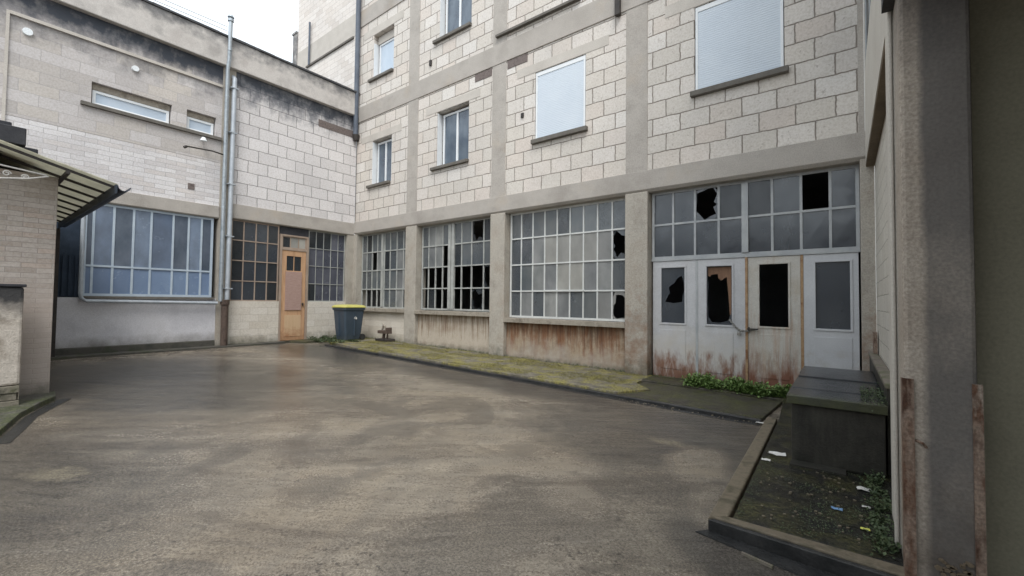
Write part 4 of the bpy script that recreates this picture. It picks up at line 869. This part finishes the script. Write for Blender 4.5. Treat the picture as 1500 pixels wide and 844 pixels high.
# ---------------------------------------------------------------- weeds and litter
def weeds(name, mat, n, fn, size=(.02, .05), kind='stuff'):
    m_ = Mesh()
    for _ in range(n):
        x, y, z = fn(); s_ = random.uniform(*size); az = random.uniform(0, 6.283); el = random.uniform(-.2, 1.1)
        d = Vector((math.cos(az)*math.cos(el), math.sin(az)*math.cos(el), math.sin(el))); sd_ = d.cross(Vector((0, 0, 1))).normalized() if abs(d.z) < .98 else Vector((1, 0, 0))
        nn = sd_.cross(d); p = Vector((x, y, z))
        m_.poly([p, p+d*s_*.5+sd_*s_*.38+nn*s_*.08, p+d*s_, p+d*s_*.5-sd_*s_*.38+nn*s_*.08])
    o = m_.build(name, mat, recalc=False); tag(o, kind=kind); return o
random.seed(11)
tufts = [(random.uniform(-2.35, -.75), random.uniform(8.4, 8.85), random.uniform(.06, .2)) for _ in range(80)]
def fdoor():
    x, y, r_ = random.choice(tufts); t = random.uniform(0, 6.28); q = r_*abs(random.gauss(0, .5))
    hh = random.random()*max(.02, r_*1.2-q*.5)
    return x+q*math.cos(t), min(9.08, y+q*math.sin(t)*.7), g(x)+.07+hh
tag(weeds('weeds', mat_leaf, 9000, fdoor, (.025, .06)), 'bright green weeds growing along the foot of the goods doors', 'weeds')
tb = [(random.uniform(-14.0, -12.3), random.uniform(7.2, 8.0), random.uniform(.05, .16)) for _ in range(40)]+[(random.uniform(-14.0, -13.6), random.uniform(7.3, 8.7), .16) for _ in range(16)]
def fbin():
    x, y, r_ = random.choice(tb); t = random.uniform(0, 6.28); q = r_*abs(random.gauss(0, .6))
    return max(-14.05, x+q*math.cos(t)), y+q*math.sin(t), g(x)+.03+random.random()*r_*.7
tag(weeds('weeds', mat_leafdk, 4200, fbin, (.025, .055)), 'dull green ground weeds around the foot of the bin', 'weeds')
tp = [(random.uniform(.15, .26), random.uniform(3.55, 5.1), random.uniform(.02, .07)) for _ in range(34)]
def fpil():
    x, y, r_ = random.choice(tp); t = random.uniform(0, 6.28); q = r_*abs(random.gauss(0, .6))
    return min(.262, x+q*math.cos(t)), y+q*math.sin(t), random.random()*r_*1.0
tag(weeds('weeds', mat_leafdk, 1900, fpil, (.012, .028)), 'small dark weeds on the slab at the foot of the right wing', 'weeds')
def ftank():
    return random.uniform(.12, .30), random.gauss(5.6, .25), .66+random.random()*.03
tag(weeds('moss_tuft', mat_leafdk, 900, ftank, (.008, .02)), 'green tufts on the lid of the mossy tank', 'weeds')
def fjoint():
    x = random.uniform(-13.8, .1); return x, 8.95+random.gauss(0, .04), g(x)+.07+abs(random.gauss(0, .018))
tag(weeds('weeds', mat_leafdk, 2400, fjoint, (.012, .035)), 'sparse weeds in the joint below the workshop windows', 'weeds')

from mathutils import noise as mn
mat_mossleaf = leafmat('moss_cushion', (.12, .112, .035, 1), (.26, .235, .085, 1))
def fmoss():
    while True:
        x = random.uniform(-13.2, -3.3); y = random.uniform(lerp_y(x)+.14, 8.88)
        if mn.noise(Vector((x*.9, y*1.6, 0)))+.5*mn.noise(Vector((x*3.1, y*3.7, 4))) > random.uniform(-.05, .12): break
    return x, y, g(x)+.075+abs(random.gauss(0, .008))
tag(weeds('moss', mat_mossleaf, 26000, fmoss, (.008, .024)), 'yellow-green moss cushions on the pavement below the workshop windows', 'moss')
def fslab():
    while True:
        x = random.uniform(-.66, .25); y = random.uniform(3.55, 5.1)
        if mn.noise(Vector((x*3, y*3, 7))) > random.uniform(-.02, .3) or (x+.7 < .06*random.random()*3): break
    return x, y, abs(random.gauss(0, .004))
tag(weeds('moss', mat_leafdk, 1500, fslab, (.005, .014)), 'thin dark moss and leaf scraps on the damp slab before the tank', 'moss')
def scrap(x, y, z, s_, mat, name, label, cat, group=None, seed=0, flat=1.):
    random.seed(seed); m_ = Mesh(); n = 5; P_ = {}
    for i in range(n):
        for j in range(n):
            P_[i, j] = (x+(i/(n-1)-.5)*s_*1.5+random.uniform(-.1, .1)*s_, y+(j/(n-1)-.5)*s_*flat+random.uniform(-.1, .1)*s_, z+.006+random.random()*s_*.16)
    for i in range(n-1):
        for j in range(n-1): m_.poly([P_[i, j], P_[i+1, j], P_[i+1, j+1], P_[i, j+1]])
    o = m_.build(name, mat, recalc=True); sm_ = o.modifiers.new('solid', 'SOLIDIFY'); sm_.thickness = .002
    return tag(o, label, cat, 'scraps of litter on the raised slab')
scrap(-.56, 5.24, .0, .10, mat_paper, 'paper_scrap', 'crumpled white scrap at the near left corner of the tank', 'litter', seed=1)
scrap(-.63, 4.98, .0, .05, mat_paper, 'paper_scrap', 'tiny white scrap lying just left of the tank', 'litter', seed=2)
scrap(.13, 4.72, .0, .075, mat_paper, 'paper_scrap', 'white scrap in front of the right end of the tank', 'litter', seed=3)
scrap(.12, 4.33, .0, .035, mat_paper, 'paper_scrap', 'small white scrap among the dark weeds by the pillar', 'litter', seed=4)
scrap(-.06, 4.15, .0, .045, mat_blue, 'wrapper', 'pale blue wrapper on the damp slab', 'litter', seed=5)
scrap(.10, 3.90, .0, .035, mat_yel, 'wrapper', 'bright yellow wrapper near the front kerb', 'litter', seed=6)
scrap(-.93, 6.78, g(-.9)+.01, .06, mat_paper, 'paper_scrap', 'white scrap where the gutter meets the raised slab', 'litter', seed=7)
ml = Mesh()
for p_, q_ in (((-.55, 3.22), (-.47, 3.20)), ((-.47, 3.20), (-.37, 3.175))):
    ml.prism(lambda u, v, d: (u, v, d), [(p_[0], p_[1]-.008), (q_[0], q_[1]-.01), (q_[0]+.005, q_[1]+.006), (p_[0], p_[1]+.007)], -.098, -.075)
tag(ml.build('gutter_joint', mat_lowkerb), kind='structure')
random.seed(21)
m_ = Mesh()
for _ in range(150):
    if random.random() < .5: x, y, z = random.uniform(-.62, .2), random.uniform(3.6, 5.1), -.002
    else: x = random.uniform(-3, -.9); y = 6.78+random.gauss(0, .06); z = g(x)+.004
    r_ = random.uniform(.004, .014); b0 = len(m_.v)
    m_.prism(lambda u, v, d: (u, v, d), [(x+r_*math.cos(t)*random.uniform(.6, 1.3), y+r_*math.sin(t)*random.uniform(.6, 1.3)) for t in [k*1.2566 for k in range(5)]], z-.002, z+r_*.5)
tag(m_.build('grit', mat_kerb), 'loose grit and stone chips on slab and gutter', 'grit', kind='stuff')
